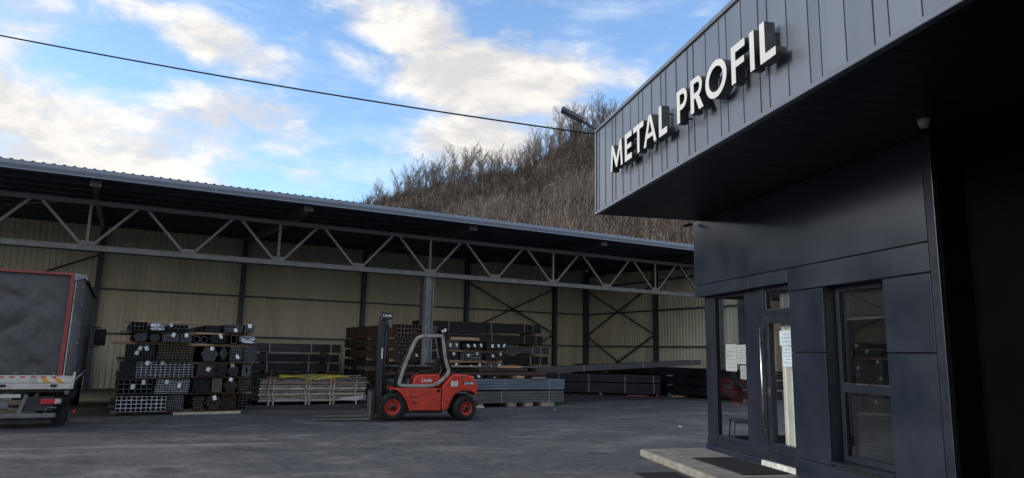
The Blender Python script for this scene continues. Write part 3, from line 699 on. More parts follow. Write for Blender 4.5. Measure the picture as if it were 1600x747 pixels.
# packs against the back wall, right of the column
RM = 'the rack by the braced wall bay'
for i, (z, h, m, ex) in enumerate(((.10, .36, 'steel_darkgrey', 0), (.62, .40, 'steel_umber', .15), (1.12, .40, 'steel_umber', .05), (1.62, .34, 'steel_grey', .1), (2.05, .40, 'steel_black_d', -.25), (2.56, .42, 'steel_black_d', -.35))):
    bundle('long steel pack in %s layer of %s' % ((ROWN[:5] + ['uppermost'])[i], RM), 2.9 + ex, 6.6, z, 1.2, h, 5.95, 7, (4, 5, 1, 4, 1, 1)[i], 'sq', 'D', m, 'rim_dark', (), (.2, .55, .84, .93), 'strap_white' if i in (1, 2, 3) else 'strap', 'steel pack', 'packs by the braced wall bay', name='steel_pack')
    if i:
        for k, ss in enumerate((4.2, 8.0)):
            spacer('%s dunnage block under %s layer of %s' % (('first', 'second')[k], (ROWN[:5] + ['uppermost'])[i], RM), ss, 6.45, z - .085, .1, 1.35, .082, 'timber_grey')

# blue-grey stack behind the forklift's tail
for i, (z, h, m) in enumerate(((.12, .36, 'steel_darkgrey'), (.52, .33, 'steel_blue'))):
    bundle('%s pack of long tubes beside the forklift tail' % ('dark grey lower', 'blue-grey upper')[i], -1.95 + .03 * i, -2.05, z, 1.1, h, 5.95, 10, 4, 'sq', 'D', ('steel_grey', 'steel_blue')[i], 'rim_mid', (), (.45, .62, .90), 'strap', 'steel pack', 'packs beside the forklift', name='steel_pack', thick=.1)
bundle('rusty brown tubes laid on the blue-grey pack', -2.2, -1.9, .95, .9, .11, 5.6, 9, 1, 'sq', 'D', 'steel_brown', 'rim_brown', (), (), cat='steel pack', group='packs beside the forklift', name='steel_pack')
bundle('rusty brown tubes in the second layer on the blue-grey pack', -2.6, -1.75, 1.08, .8, .10, 5.4, 8, 1, 'sq', 'D', 'steel_brown', 'rim_brown', (), (), cat='steel pack', group='packs beside the forklift', name='steel_pack')
bundle('thin grey bars lying slantwise on the rusty tubes', -2.2, -2.0, 1.19, .5, .05, 6.2, 5, 1, 'sq', 'D', 'steel_grey', 'rim_mid', (), (), cat='steel pack', group='packs beside the forklift', name='steel_pack', rz=.07)
for k, (s, t, z, lx, ly, h, m, rz) in enumerate(((.15, -2.15, .86, .55, .1, .075, 'timber_pale', .1), (2.2, -2.1, .86, .3, .9, .08, 'timber', .1), (2.75, -2.15, .86, .5, .1, .05, 'timber_grey', .02), (1.6, -1.95, 1.19, .75, .07, .06, 'timber', -.45), (-.4, -2.05, 1.195, 1.4, .2, .05, 'timber_grey', .03))):
    spacer(('pale timber end sticking out between the rusty tubes and blue pack', 'short timber block on the blue pack near its free end', 'grey batten at the free end of the blue pack', 'slanted timber offcut leaning on the rusty tubes', 'weathered plank on the rusty tubes by the forklift roof')[k], s, t, z, lx, ly, h, m, rz)
for k, (s, t, lx) in enumerate(((-.9, -2.28, 1.9), (.9, -2.10, .12), (1.9, -2.10, .3), (2.5, -2.12, .3), (3.1, -2.12, .5))):
    spacer('%s timber bearer under the dark grey lower pack' % NUMW[k], s, t, .0, lx, .11 if k == 0 else 1.0, .115 if k else .07, 'timber_pale' if k == 0 else 'timber_grey')
# long beam pack bridging from the blue pack to the end wall stack
L0 = S(3.1, -1.75, 1.00); L1 = S(11.6, -.55, 1.33); dd = L1 - L0
root = tag(empty('beam_pack', L0, math.atan2(dd.y, dd.x)), 'long grey beam pack bridging from the blue pack to the end wall', 'steel pack', 'packs in the right half of the shed')
root.rotation_euler = (0, -math.atan2(dd.z, math.hypot(dd.x, dd.y)), math.atan2(dd.y, dd.x))
mp = lambda u, v, z: (v, u, z)
stuff(tubes(.6, .19, dd.length, 5, 3, 'sq', 'steel_darkgrey', 'rim_mid', mp, .1, jit=.05, gap=.16).build('tubes', root))
for f in (.25, .6, .93):
    b = MB(); b.box(dd.length * f - .02, dd.length * f + .02, -.006, .606, -.006, .197, 'strap'); b.build('strap', root)
# black packs on the floor near the end wall
p0, p1 = S(7.0, 3.9), S(10.85, 1.05); dd = p1 - p0; rzz = math.atan2(dd.y, dd.x) - SRZ
for i, (z, h) in enumerate(((.10, .40), (.54, .30))):
    q = p1 - (dd.normalized() * 6.0); v = q - C0
    bundle('%s shiny black tube pack on the floor near the end wall' % ('lower', 'upper')[i], v.dot(Dv), v.dot(Nv), z, .8, h, 6.0, 8, 4 - i, 'sq', 'D', 'steel_black_d', 'rim_dark', (), (.3, .52, .76, .95), 'strap', 'steel pack', 'packs in the right half of the shed', rz=rzz, name='steel_pack')
for k in range(3):
    q = p1 - dd.normalized() * (.25 + 2.3 * k); v = q - C0
    spacer('%s bearer under the black packs near the end wall' % ('red-painted front', 'middle', 'rear')[k], v.dot(Dv), v.dot(Nv) - .12, 0, .10, 1.0, .098, 'red_trim' if k == 0 else 'timber_grey', rzz)
q = S(10.1, 1.45); b = MB(); b.box(-.5, .35, -.04, .04, .0, .05, 'red_trim'); o = b.build('painted_rail', None, bevel=.006); o.location = q; o.rotation_euler = (0, 0, SRZ + rzz); tag(o, 'flaking red metal rail lying under the black packs', 'metal rail')
for k, (s, t, l, m) in enumerate(((11.2, .75, .55, 'timber_pale'), (11.5, .60, .4, 'timber'), (11.0, .45, .3, 'timber_grey'))):
    spacer('%s wood offcut on the floor beyond the red rail' % ('longest pale', 'middle yellowish', 'short grey')[k], s, t, 0, l, .09, .05, m, .1 * k)
for i in range(3):
    bundle('black profile pack in %s layer along the shed end wall' % ('bottom', 'middle', 'top')[i], 11.75 + .1 * i, -3.2, .12 + .37 * i, 1.3, .31, 12., 8, 3, 'sq', 'N', 'steel_black_d', 'rim_dark', (), (.2, .5, .8), 'strap', 'steel pack', 'packs in the right half of the shed', name='steel_pack')
    for k, tt in enumerate((-2.6, 1.5, 6.)):
        spacer('%s bearer under the %s pack along the end wall' % (('nearest', 'middle', 'hindmost')[k], ('bottom', 'middle', 'top')[i]), 11.7, tt, .12 + .37 * i - (.12 if i == 0 else .06) + .001, 1.5, .1, (.118 if i == 0 else .056), 'timber_grey')

# ------------------------------------------------------------------ text helper
def text_mesh(txt, size, ext=.004, shear=.25, bold=.0):
    c = bpy.data.curves.new('t', 'FONT'); c.body = txt; c.size = size; c.extrude = ext; c.shear = shear; c.offset = bold; c.align_x = 'CENTER'; c.align_y = 'CENTER'
    o = bpy.data.objects.new('t', c); me = bpy.data.meshes.new_from_object(o); bpy.data.objects.remove(o); bpy.data.curves.remove(c); return me
def place_text(name, txt, size, m, parent, loc, rot, **kw):
    me = text_mesh(txt, size, **kw); me.materials.clear(); me.materials.append(MATS[m]); o = bpy.data.objects.new(name, me); col.objects.link(o); o.parent = parent; o.location = loc; o.rotation_euler = rot; return o

# ------------------------------------------------------------------ forklift
def forklift():
 
    WB = 1.75; HDG = R(-104.5); dirx = Vector((math.sin(HDG), math.cos(HDG), 0)); diry = Vector((-dirx.y, dirx.x, 0))
    pr = Vector((-2.762, 16.822, 0)) - dirx * WB + diry * .05                       # local x forward (towards the forks), y to its left side = towards the camera
    fl = tag(empty('forklift', pr, math.atan2(dirx.y, dirx.x)), 'red forklift with beige overhead guard parked facing the lorry', 'forklift')
    q = lambda x, y: (WB + (490 - x) * .00413, (666 - y) * .00418)
    HW = .56; YC = -HW                                       # near side of body at y=0, far side at y=-2*HW
    def prof(pts): return [q(*p) for p in pts]
    b = MB(); b.prism(prof([(586, 608), (770, 608), (770, 482), (500, 482), (488, 487), (528, 503), (558, 532), (578, 568)]), -2 * HW, 0, 'lift_red'); b.build('body', fl, bevel=.022, seg=3)
    b = MB(); b.prism(prof([(773, 608), (806, 606), (816, 595), (826, 560), (846, 522), (870, 504), (899, 495), (945, 498), (966, 508), (976, 528), (985, 505), (986, 462), (972, 436), (955, 412), (915, 402), (850, 400), (828, 408), (800, 440), (773, 470)]), -2 * HW - .01, .01, 'lift_red')
    cw = b.build('counterweight', fl, bevel=.055, seg=4, angle=40)
    b = MB(); b.prism(prof([(845, 402), (905, 394), (950, 404), (960, 416), (845, 416)]), -2 * HW + .2, -.2, 'lift_black'); b.build('grille', cw, bevel=.01)
    # front fender lip
    def band(pts, y0, y1, th, m, nm, par):
        P2 = prof(pts); b = MB(); out = []
        for i, (x, z) in enumerate(P2):
            x0, z0 = P2[max(0, i - 1)]; x1, z1 = P2[min(len(P2) - 1, i + 1)]; dx, dz = x1 - x0, z1 - z0; l = math.hypot(dx, dz); out.append((x - dz / l * th, z + dx / l * th))
        poly = P2 + out[::-1]; b.prism(poly, y0, y1, m); return b.build(nm, par, bevel=.008)
    arch = [(470, 488), (485, 481), (510, 487), (535, 503), (558, 530), (578, 566), (588, 592), (598, 612)]
    band(arch, -.30, .03, .030, 'lift_red', 'fender', fl); band(arch, -2 * HW - .03, -2 * HW + .30, .030, 'lift_red', 'fender', fl)
    b = MB(); b.prism(prof([(455, 520), (480, 492), (500, 486), (505, 492), (470, 520), (460, 530)]), -.26, -.02, 'lift_black'); b.build('mudguard', fl, bevel=.006)
    # rear arch liner, belly
    b = MB(); b.box(-.12, .40, -2 * HW + .28, -.28, .26, .60, 'lift_black'); b.box(.55, 1.60, -2 * HW + .1, -.1, .18, .3, 'lift_black'); b.build('underbody', fl)
    # side details
    for (x0, x1, y) in ((582, 650, 535), (598, 640, 567)):
        X0, Zc = q(x0, y); X1, _ = q(x1, y); b = MB(); b.prism([(X0, Zc), (X1, Zc + .012), ((X0 + X1) / 2, Zc + .03), (X0 - .01, Zc + .018)], .0005, .004, 'lift_black'); b.build('step_slot', fl)
    X0, Z0 = q(752, 496); b = MB(); b.lathe([(.0, .014), (.040, .014), (.046, .006), (.046, -.01)], (X0, 0, Z0), (0, 1, 0), 'lift_black', 18); b.build('fuel_cap', fl)
    X0, Z0 = q(865, 470); X1, Z1 = q(825, 440); b = MB(); b.box(X0, X1, .0115, .0145, Z0, Z1, 'paper'); lb = b.build('data_label', fl)
    for k in range(4):
        b = MB(); b.box(X0 + .02, X1 - .03 - .03 * (k % 2), .015, .0165, Z0 + .025 + .028 * k, Z0 + .034 + .028 * k, 'ink'); b.build('print_line', lb)
    X0, Z0 = q(930, 450); b = MB(); n = 20; b.prism([(X0 + .15 * math.cos(2 * math.pi * k / n), Z0 + .048 * math.sin(2 * math.pi * k / n)) for k in range(n)], .0115, .0145, 'lift_black'); bd = b.build('badge', fl)
    place_text('lettering', 'Linde', .105, 'paper', bd, (X0, .0165, Z0), (R(90), 0, R(180)), ext=.002, bold=.002)
    # hood and seat
    b = MB(); b.prism(prof([(770, 480), (770, 410), (745, 402), (640, 408), (612, 425), (600, 480)]), -2 * HW + .18, -.16, 'lift_red'); hood = b.build('hood', fl, bevel=.035, seg=3)
    X0, Z0 = q(684, 440); place_text('lettering', 'Linde', .12, 'paper', hood, (X0, -.156, Z0 + .005), (R(90), 0, R(180)), ext=.002, bold=.002)
    b = MB(); b.prism(prof([(655, 402), (660, 388), (735, 382), (752, 386), (755, 404), (650, 406)]), -2 * HW + .33, -.33, 'lift_black'); seat = b.build('seat', fl, bevel=.03, seg=3)
    b = MB(); b.prism(prof([(725, 392), (738, 345), (752, 315), (766, 310), (772, 320), (768, 372), (756, 396)]), -2 * HW + .35, -.35, 'lift_black'); b.build('backrest', fl, bevel=.03, seg=3)
    for y in (-.30, -2 * HW + .30):
        b = MB(); b.tube([Vector((q(690, 385)[0], y, q(690, 385)[1] + .17)), Vector((q(735, 370)[0], y, q(735, 370)[1] + .1))], .025, 'lift_black', 6); b.build('armrest', seat)
    # dash, steering
    b = MB(); b.prism(prof([(520, 470), (520, 425), (545, 402), (562, 402), (575, 470)]), -2 * HW + .2, -.2, 'lift_black'); dash = b.build('dashboard', fl, bevel=.02)
    c = Vector((q(588, 372)[0], YC + .0, q(588, 372)[1])); nrm = Vector((.62, 0, -.78)).normalized(); e = nrm.cross(Vector((0, 1, 0))).normalized()
    b = MB(); b.tube([c + .17 * (math.cos(2 * math.pi * k / 20) * Vector((0, 1, 0)) + math.sin(2 * math.pi * k / 20) * e) for k in range(20)], .014, 'lift_black', 6, closed=True); b.tube([c + Vector((0, -.17, 0)), c + Vector((0, .17, 0))], .012, 'lift_black', 6); b.tube([c, c + nrm * .25], .025, 'lift_black', 8); b.build('steering_wheel', fl, smooth=True)
    for k in range(3):
        b = MB(); y = -2 * HW + .26 + .06 * k; p = Vector((q(640, 400)[0], y, q(640, 400)[1])); b.tube([p, p + Vector((.03, 0, .14))], .008, 'lift_black', 6); b.tube([p + Vector((.03, 0, .13)), p + Vector((.035, 0, .17))], .016, 'lift_black', 8); b.build('lever', fl)
    # overhead guard
    loopz = [(513, 462), (520, 430), (536, 372), (560, 308), (584, 245), (597, 212), (616, 188), (645, 176), (700, 173), (768, 172), (776, 190), (786, 240), (794, 300), (806, 345), (817, 372), (818, 392), (806, 412), (778, 440), (752, 462), (728, 473), (690, 478), (600, 478), (535, 476), (518, 470)]
    P2 = prof(loopz); cx = sum(p[0] for p in P2) / len(P2); cz = sum(p[1] for p in P2) / len(P2)
    gd = empty('overhead_guard', (0, 0, 0)); gd.parent = fl
    n = len(P2)
    def ring(y0, y1, th, m, nm, off=0.):
        inn = []; outn = []
        for i in range(n):
            (x0, z0), (x1, z1) = P2[i - 1], P2[(i + 1) % n]; dx, dz = x1 - x0, z1 - z0; l = math.hypot(dx, dz); nx_, nz_ = -dz / l, dx / l
            if (P2[i][0] - cx) * nx_ + (P2[i][1] - cz) * nz_ < 0: nx_, nz_ = -nx_, -nz_
            outn.append((P2[i][0] + nx_ * off, P2[i][1] + nz_ * off)); inn.append((P2[i][0] - nx_ * th, P2[i][1] - nz_ * th))
        b = MB(); V = [(x, y, z) for y in (y0, y1) for x, z in outn] + [(x, y, z) for y in (y0, y1) for x, z in inn]; F = []
        for i in range(n):
            j = (i + 1) % n; F += [(i, j, n + j, n + i), (2 * n + i, 3 * n + i, 3 * n + j, 2 * n + j), (i, 2 * n + i, 2 * n + j, j), (n + i, n + j, 3 * n + j, 3 * n + i)]
        b.add(V, F, m); return b.build(nm, gd, bevel=.008, seg=2, angle=50)
    ring(-.085, -.004, .072, 'lift_beige', 'side_frame'); ring(-2 * HW + .004, -2 * HW + .085, .072, 'lift_beige', 'side_frame')
    ring(-.125, -.088, .035, 'lift_black', 'seal_frame', .012); ring(-2 * HW + .088, -2 * HW + .125, .035, 'lift_black', 'seal_frame', .012)
    for x in (648, 672, 696, 720, 744, 768):
        X0, Z0 = q(x, 176); b = MB(); b.box(X0 - .012, X0 + .012, -2 * HW + .08, -.08, Z0 - .03, Z0 + .0, 'lift_black'); b.build('roof_bar', gd)
    for (x, y) in ((597, 214), (812, 372)):
        X0, Z0 = q(x, y); b = MB(); b.box(X0 - .03, X0 + .03, -2 * HW + .08, -.08, Z0 - .03, Z0 + .03, 'lift_black'); b.build('cross_bar', gd, bevel=.006)
    X0, Z0 = q(800, 260); b = MB(); b.prism(prof([(779, 175), (790, 178), (800, 240), (812, 330), (832, 382), (826, 402), (819, 392), (806, 340), (795, 290), (787, 230)]), -2 * HW + .02, -.012, 'lift_black'); b.build('rear_screen_frame', gd)
    X0, Z0 = q(784, 150); b = MB(); b.box(X0 - .02, X0 + .02, -.12, -.07, Z0 - .02, Z0 + .05, 'paper'); b.box(X0 - .02, X0 + .02, -.12, -.07, Z0 - .07, Z0 - .021, 'lift_black'); b.build('work_lamp', fl, bevel=.006)
    X0, Z0 = q(604, 160); b = MB(); b.box(X0 - .04, X0 + .04, -.16, -.06, Z0 - .05, Z0 + .03, 'lift_black'); b.tube([(X0, -.1, Z0 - .05), (X0 - .03, -.08, Z0 - .12)], .01, 'lift_black', 6); b.build('work_lamp', fl, bevel=.01)
    # mast
    mast = empty('mast', (0, 0, 0)); mast.parent = fl
    xm = q(416, 0)[0]
    for y in (-.24, -2 * HW + .24):
        b = MB(); sg = 1 if y > -.5 else -1
        b.box(xm - .055, xm + .055, y - .012, y + .012, .10, 2.50, 'mast_steel'); b.box(xm + .035, xm + .055, y - .05 * sg - .03, y - .05 * sg + .03, .10, 2.50, 'mast_steel'); b.box(xm - .055, xm - .035, y - .05 * sg - .03, y - .05 * sg + .03, .10, 2.50, 'mast_steel'); b.build('outer_rail', mast, bevel=.004, seg=1)
        b = MB(); y2 = y - .085 * sg; b.box(xm - .045, xm + .04, y2 - .03, y2 + .03, .16, 2.46, 'mast_steel'); b.build('inner_rail', mast, bevel=.004, seg=1)
        b = MB(); yc = y + .045 * sg
        for k in range(54): b.box(xm + .058, xm + .082, yc - .02, yc + .02, .42 + .036 * k, .42 + .036 * k + .026, 'chain')
        b.build('lift_chain', mast)
        b = MB(); b.tube([(xm - .085, y - .06 * sg, .2), (xm - .085, y - .06 * sg, 2.2)], .028, 'mast_steel', 10); b.tube([(xm - .085, y - .06 * sg, 2.2), (xm - .085, y - .06 * sg, 2.42)], .016, 'steel_bar', 8); b.build('lift_cylinder', mast, smooth=True)
        b = MB(); b.tube([(xm - .10, y + .04 * sg, .95), (1.36, y + .04 * sg, .62)], .035, 'lift_black', 8); b.build('tilt_cylinder', mast)
    for z in (.22, 1.25, 2.40):
        b = MB(); b.box(xm - .10, xm - .072, -2 * HW + .24, -.24, z - .05, z + .05, 'mast_steel'); b.build('cross_member', mast, bevel=.005, seg=1)
    b = MB(); b.prism([(xm - .23, 2.56), (xm + .05, 2.575), (xm + .05, 2.36), (xm - .10, 2.36), (xm - .20, 2.25), (xm - .20, 2.20), (xm - .16, 2.20), (xm - .08, 2.32), (xm - .02, 2.36), (xm - .22, 2.40)], -.222, -.205, 'mast_steel')
    hp = b.build('head_plate', mast, bevel=.004, seg=1)
    b = MB(); b.bar((xm - .14, -.215, 2.38), (xm - .20, -.215, 2.20), .03, .05, 'bumper_grey'); b.build('plate_face', hp)
    place_text('lettering', 'Linde', .10, 'paper', hp, (xm - .09, -.2035, 2.49), (R(90), 0, R(180)), ext=.001, bold=.002)
    b = MB(); zl = q(0, 300)[1]; b.box(xm - .03, xm + .005, -.205, -.20, zl - .08, zl + .17, 'paper'); b.build('capacity_plate', mast)
    # carriage, forks
    xc = q(372, 0)[0]; car = empty('fork_carriage', (0, 0, 0)); car.parent = fl
    for z in (.16, .52):
        b = MB(); b.box(xc - .05, xc, -2 * HW + .02, -.02, z - .055, z + .055, 'mast_steel'); b.build('carriage_bar', car, bevel=.006, seg=1)
    for y in (-.30, -2 * HW + .30, -.44, -2 * HW + .44):
        b = MB(); b.box(xc - .10, xc - .052, y - .02, y + .02, .10, .60, 'mast_steel'); b.build('carriage_plate', car, bevel=.005, seg=1)
    for y in (-.10, -2 * HW + .10, -.30, -2 * HW + .30):
        b = MB(); b.bar((xc - .02, y, .5), (xc - .02, y, .72), .03, .03, 'mast_steel', (0, 1, 0)); b.build('backrest_post', car)
    for y in (-.16, -2 * HW + .16):
        b = MB(); b.prism([(xc + .002, .66), (xc + .045, .66), (xc + .052, .085), (xc + .10, .060), (3.54, .042), (3.55, .030), (xc + .06, .018), (xc + .02, .028), (xc + .002, .07)], y - .06, y + .06, 'fork_steel'); b.build('fork', fl, bevel=.004, seg=1)
    for k in range(3):
        b = MB(); x0 = xm - .14; y0 = -.36 - .10 * k; b.tube([(x0, y0, .5), (x0 - .06, y0, 1.2), (x0 - .02, y0, 2.0), (x0 + .03, y0, 2.35)], .012, 'rubber', 6); b.build('hose', mast, smooth=True)
    # wheels
    def wheel(x, y, r, w, steer, lab=None):
        t = empty('wheel', (x, y, r), steer); t.parent = fl; ax = (0, 1, 0)
        b = MB(); h = w / 2
        b.lathe([(r * .56, -h * .9), (r * .60, -h), (r * .82, -h * 1.0), (r * .95, -h * .92), (r * 1.0, -h * .72), (r * 1.0, h * .72), (r * .95, h * .92), (r * .82, h * 1.0), (r * .60, h), (r * .56, h * .9), (r * .55, 0)], (0, 0, 0), ax, 'rubber', 40); b.build('tyre', t, smooth=True)
        b = MB(); n = 22
        for k in range(n):
            a = 2 * math.pi * k / n
            for sg in (-1, 1):
                a2 = a + (math.pi / n if sg > 0 else 0); e = Vector((math.cos(a2), 0, math.sin(a2))); f = Vector((math.cos(a2 + .16), 0, math.sin(a2 + .16)))
                b.bar(e * r * .995 + Vector((0, sg * h * .10, 0)), f * r * .995 + Vector((0, sg * h * .86, 0)), r * .085, .014, 'rubber', e)
        stuff(b.build('tread', t))
        b = MB(); b.lathe([(r * .57, h * .93), (r * .53, h * .97), (r * .50, h * .80), (r * .40, h * .55), (r * .24, h * .50), (r * .22, h * .75), (0, h * .78)], (0, 0, 0), ax, 'lift_red_hub', 32)
        b.lathe([(r * .57, -h * .93), (r * .5, -h * .8), (0, -h * .5)], (0, 0, 0), ax, 'lift_red_hub', 24); rim = b.build('rim', t, smooth=True)
        b = MB(); b.lathe([(r * .17, h * .76), (r * .17, h * 1.0), (r * .10, h * 1.06), (0, h * 1.06)], (0, 0, 0), ax, 'lift_black', 16); b.build('hub', t)
        for k in range(8):
            a = 2 * math.pi * k / 8 + .2; c = Vector((math.cos(a) * r * .31, 0, math.sin(a) * r * .31)); b = MB(); b.lathe([(.019, h * .45), (.019, h * .66), (0, h * .68)], c, ax, 'lift_black', 8); b.build('wheel_nut', t)
        return t
    wheel(WB, -.12, .325, .27, 0); wheel(WB, -2 * HW + .12, .325, .27, 0)
    wheel(0.0, -.12, .295, .23, R(24)); wheel(0.0, -2 * HW + .12, .295, .23, R(24))
    return fl
forklift()

# ------------------------------------------------------------------ lorry
def lorry():
    lr = tag(empty('lorry', S(-9.45, -4.5), SRZ), 'dark tarpaulin lorry with red edging backed towards the yard', 'lorry')
    Wd, LB = 2.45, 6.2
    # tarp body: rear sheet with folds
    def sheet(x0, x1, z0, z1, fy, nu, nv, amp, seed, m):
        rnd = random.Random(seed); b = MB(); V = []
        for j in range(nv + 1):
            for i in range(nu + 1):
                u, v = i / nu, j / nv; x = x0 + (x1 - x0) * u; z = z0 + (z1 - z0) * v
                e = min(1, 6 * min(u, 1 - u, v, 1 - v)); d = amp * e * (mno.noise(Vector((x * 1.6, z * 1.6, seed))) + .5 * mno.noise(Vector((x * 4 + z * 3, z * 1.5, seed + 3))) + .25 * abs(mno.noise(Vector((x * 9 - z * 6, z * 2.5, seed + 5)))))
                V.append(fy(x, z, d))
        b.add(V, [(j * (nu + 1) + i, j * (nu + 1) + i + 1, (j + 1) * (nu + 1) + i + 1, (j + 1) * (nu + 1) + i) for j in range(nv) for i in range(nu)], m); return b
    box = empty('tarp_body', (0, 0, 0)); box.parent = lr
    sheet(-Wd + .18, -.20, 1.02, 3.02, lambda x, z, d: (x, -.005 - abs(d) * .6, z), 60, 50, .13, 4, 'tarp').build('rear_tarp', box, smooth=True)
    sheet(.0, LB, 1.02, 2.98, lambda x, z, d: (-.005 + d * .35, x, z), 60, 20, .10, 9, 'tarp').build('side_tarp', box, smooth=True)
    sheet(.0, LB, 1.02, 2.98, lambda x, z, d: (-Wd + .005, x, z), 20, 8, .0, 9, 'tarp').build('side_tarp', box, smooth=True)
    b = MB(); b.box(-Wd + .03, -.04, .04, LB, 1.0, 2.97, 'tarp'); b.build('inner_body', box)
    b = MB(); V = []
    for i in range(7):
        u = i / 6; x = -Wd + Wd * u
        for y in (-.02, LB): V.append((x, y, 3.02 + .05 * math.sin(math.pi * u)))
    b.add(V, [(2 * i, 2 * i + 1, 2 * i + 3, 2 * i + 2) for i in range(6)], 'tarp'); b.build('roof_tarp', box)
    b = MB(); b.box(-Wd + .1, -.22, -.075, -.035, 3.02, 3.07, 'red_trim'); b.build('red_top_edge', box, bevel=.008)
    b = MB(); b.bar((-.255, -.09, 1.02), (-.225, -.09, 3.05), .075, .02, 'red_trim', (0, 1, 0)); b.build('red_side_edge', box)
    b = MB(); b.bar((-.185, -.085, 1.02), (-.165, -.085, 2.98), .018, .018, 'white_board', (0, 1, 0)); b.build('tension_pole', box)
    # wrinkled corner flap
    rnd = random.Random(8); V = []; nn = 26
    for j in range(nn + 1):
        z = 1.03 + (2.98 - 1.03) * j / nn
        for i in range(6):
            u = i / 5; w = .045 * math.sin(j * 1.35 + 2 * u) + rnd.uniform(-.016, .016); V.append((-.17 + .17 * u, -.055 - .05 * math.sin(math.pi * u) - abs(w) * (1 - u * .7), z))
    b = MB(); b.add(V, [(j * 6 + i, j * 6 + i + 1, (j + 1) * 6 + i + 1, (j + 1) * 6 + i) for j in range(nn) for i in range(5)], 'tarp'); b.build('corner_flap', box, smooth=True)
    for j in range(5):
        b = MB(); z = 1.25 + .38 * j; b.bar((-.18, -.11, z), (.0, -.09, z + .05), .012, .02, 'strap'); b.build('flap_strap', box)
    b = MB(); b.prism([(-.20, 2.90), (-.20, 3.06), (.0, 3.04), (.045, 2.96), (.02, 2.92), (-.02, 2.97)], -.13, .10, 'lamp_grey'); b.build('corner_cap', box, bevel=.012)
    for i in range(7):
        b = MB(); x = -.35 - .31 * i; b.box(x - .018, x + .018, -.10, -.075, 1.045, 1.085, 'lamp_grey'); b.build('tarp_eyelet', box, bevel=.005)
    b = MB(); b.bar((.012, .05, 2.93), (.012, LB, 2.93), .03, .09, 'truck_under', (1, 0, 0)); b.build('side_rail', box)
    # tailboard
    tb = empty('tailboard', (0, 0, 0)); tb.parent = lr
    b = MB(); b.box(-Wd, -.02, -.10, -.03, .885, 1.03, 'white_board'); b.box(-Wd, .0, -.10, -.03, .765, .878, 'white_board'); b.build('board', tb, bevel=.008)
    for k in range(26):
        if k % 2 == 0:
            b = MB(); x = -.30 - .085 * k; b.box(x - .08, x, -.104, -.1005, .985, 1.012, 'red_tape'); b.build('red_tape', tb)
    b = MB(); b.box(-.60, -.155, -.1035, -.1003, .892, .975, 'cream'); ch = b.build('hazard_panel', tb)
    for k in range(2):
        b = MB(); x = -.575 + .22 * k; b.prism([(x, .975), (x + .10, .975), (x + .20, .892), (x + .10, .892)], -.1065, -.1037, 'orange'); b.build('hazard_stripe', ch)
    for x in (-.33, -1.15, -1.95):
        b = MB(); b.box(x - .05, x + .05, -.125, -.101, .81, .845, 'truck_under'); b.tube([(x - .055, -.13, .85), (x + .055, -.13, .85)], .012, 'truck_under', 6); b.build('hinge', tb, bevel=.004)
    b = MB(); b.bar((-.02, -.07, .78), (.0, -.07, 1.10), .04, .05, 'white_board', (0, 1, 0)); b.build('corner_post', tb)
    b = MB()
    b.box(-.03, .012, .02, LB, .86, 1.02, 'truck_under'); sr = b.build('side_board', lr)
    for k in range(34):
        b = MB(); y = .12 + .18 * k; b.box(.0125, .0155, y, y + .08, .93, .975, 'cream'); b.build('reflective_dash', sr)
    # chassis, bumper, lamps
    b = MB(); b.box(-Wd + .05, -.05, .0, LB, .70, .86, 'truck_under'); b.box(-1.65, -1.40, .1, 8, .55, .74, 'truck_under'); b.box(-1.0, -.75, .1, 8, .55, .74, 'truck_under'); b.build('chassis', lr)
    b = MB(); b.box(-1.75, -.85, -.02, .02, .60, .67, 'white_board'); b.build('cross_member', lr, bevel=.006)
    b = MB(); b.box(-1.75, -1.02, -.03, .05, .38, .52, 'bumper_grey'); b.build('number_plate_holder', lr, bevel=.02)
    b = MB(); b.box(-2.35, -.24, -.12, -.03, .215, .305, 'bumper_grey'); bp = b.build('bumper_bar', lr, bevel=.02, seg=3)
    b = MB(); b.box(-2.2, -.30, -.02, .06, .10, .20, 'truck_under'); b.build('lower_bar', bp, bevel=.01)
    for x in (-.86, -1.75):
        b = MB(); b.bar((x, -.03, .26), (x + .10, .05, .66), .07, .05, 'bumper_grey', (0, 1, 0)); b.build('bumper_bracket', bp, bevel=.008)
    b = MB(); b.box(-.80, -.30, .02, .10, .34, .62, 'truck_under'); b.build('lamp_carrier', lr, bevel=.01)
    for x0 in (-.52, -2.28):
        tl = empty('tail_light', (x0, -.03, .47)); tl.parent = lr
        b = MB(); b.box(.0, .235, 0, .06, .0, .105, 'tail_red'); b.build('red_lens', tl, bevel=.012); b = MB(); b.prism([(.237, .0), (.345, .02), (.345, .10), (.237, .105)], .0, .06, 'tail_clear'); b.build('clear_lens', tl, bevel=.008)
        b = MB(); b.box(-.02, .36, .061, .10, -.02, .125, 'truck_under'); b.build('lamp_housing', tl)
    b = MB(); b.tube([(-.42, -.02, .30), (-.42, .0, .38), (-.36, .0, .41), (-.24, .0, .40)], .014, 'bumper_grey', 6); b.build('lamp_guard', lr)
    b = MB(); b.lathe([(0, -.03), (.04, -.03), (.045, .02), (.03, .05)], (-.10, -.03, .69), (0, 0, 1), 'bumper_grey', 12); b.build('marker_lamp', lr)
    for x0 in (-.46, -2.36):
        b = MB(); b.box(x0, x0 + .38, .28, .30, .03, .72, 'rubber'); b.build('mud_flap', lr)
        b = MB(); b.prism([(.30, .80), (.32, .55), (.42, .95), (.80, 1.04), (1.3, 1.02), (1.72, .60), (1.70, .84), (1.3, 1.06), (.8, 1.07), (.4, 1.0)], x0, x0 + .42, 'truck_under', 'x'); b.build('mudguard', lr)
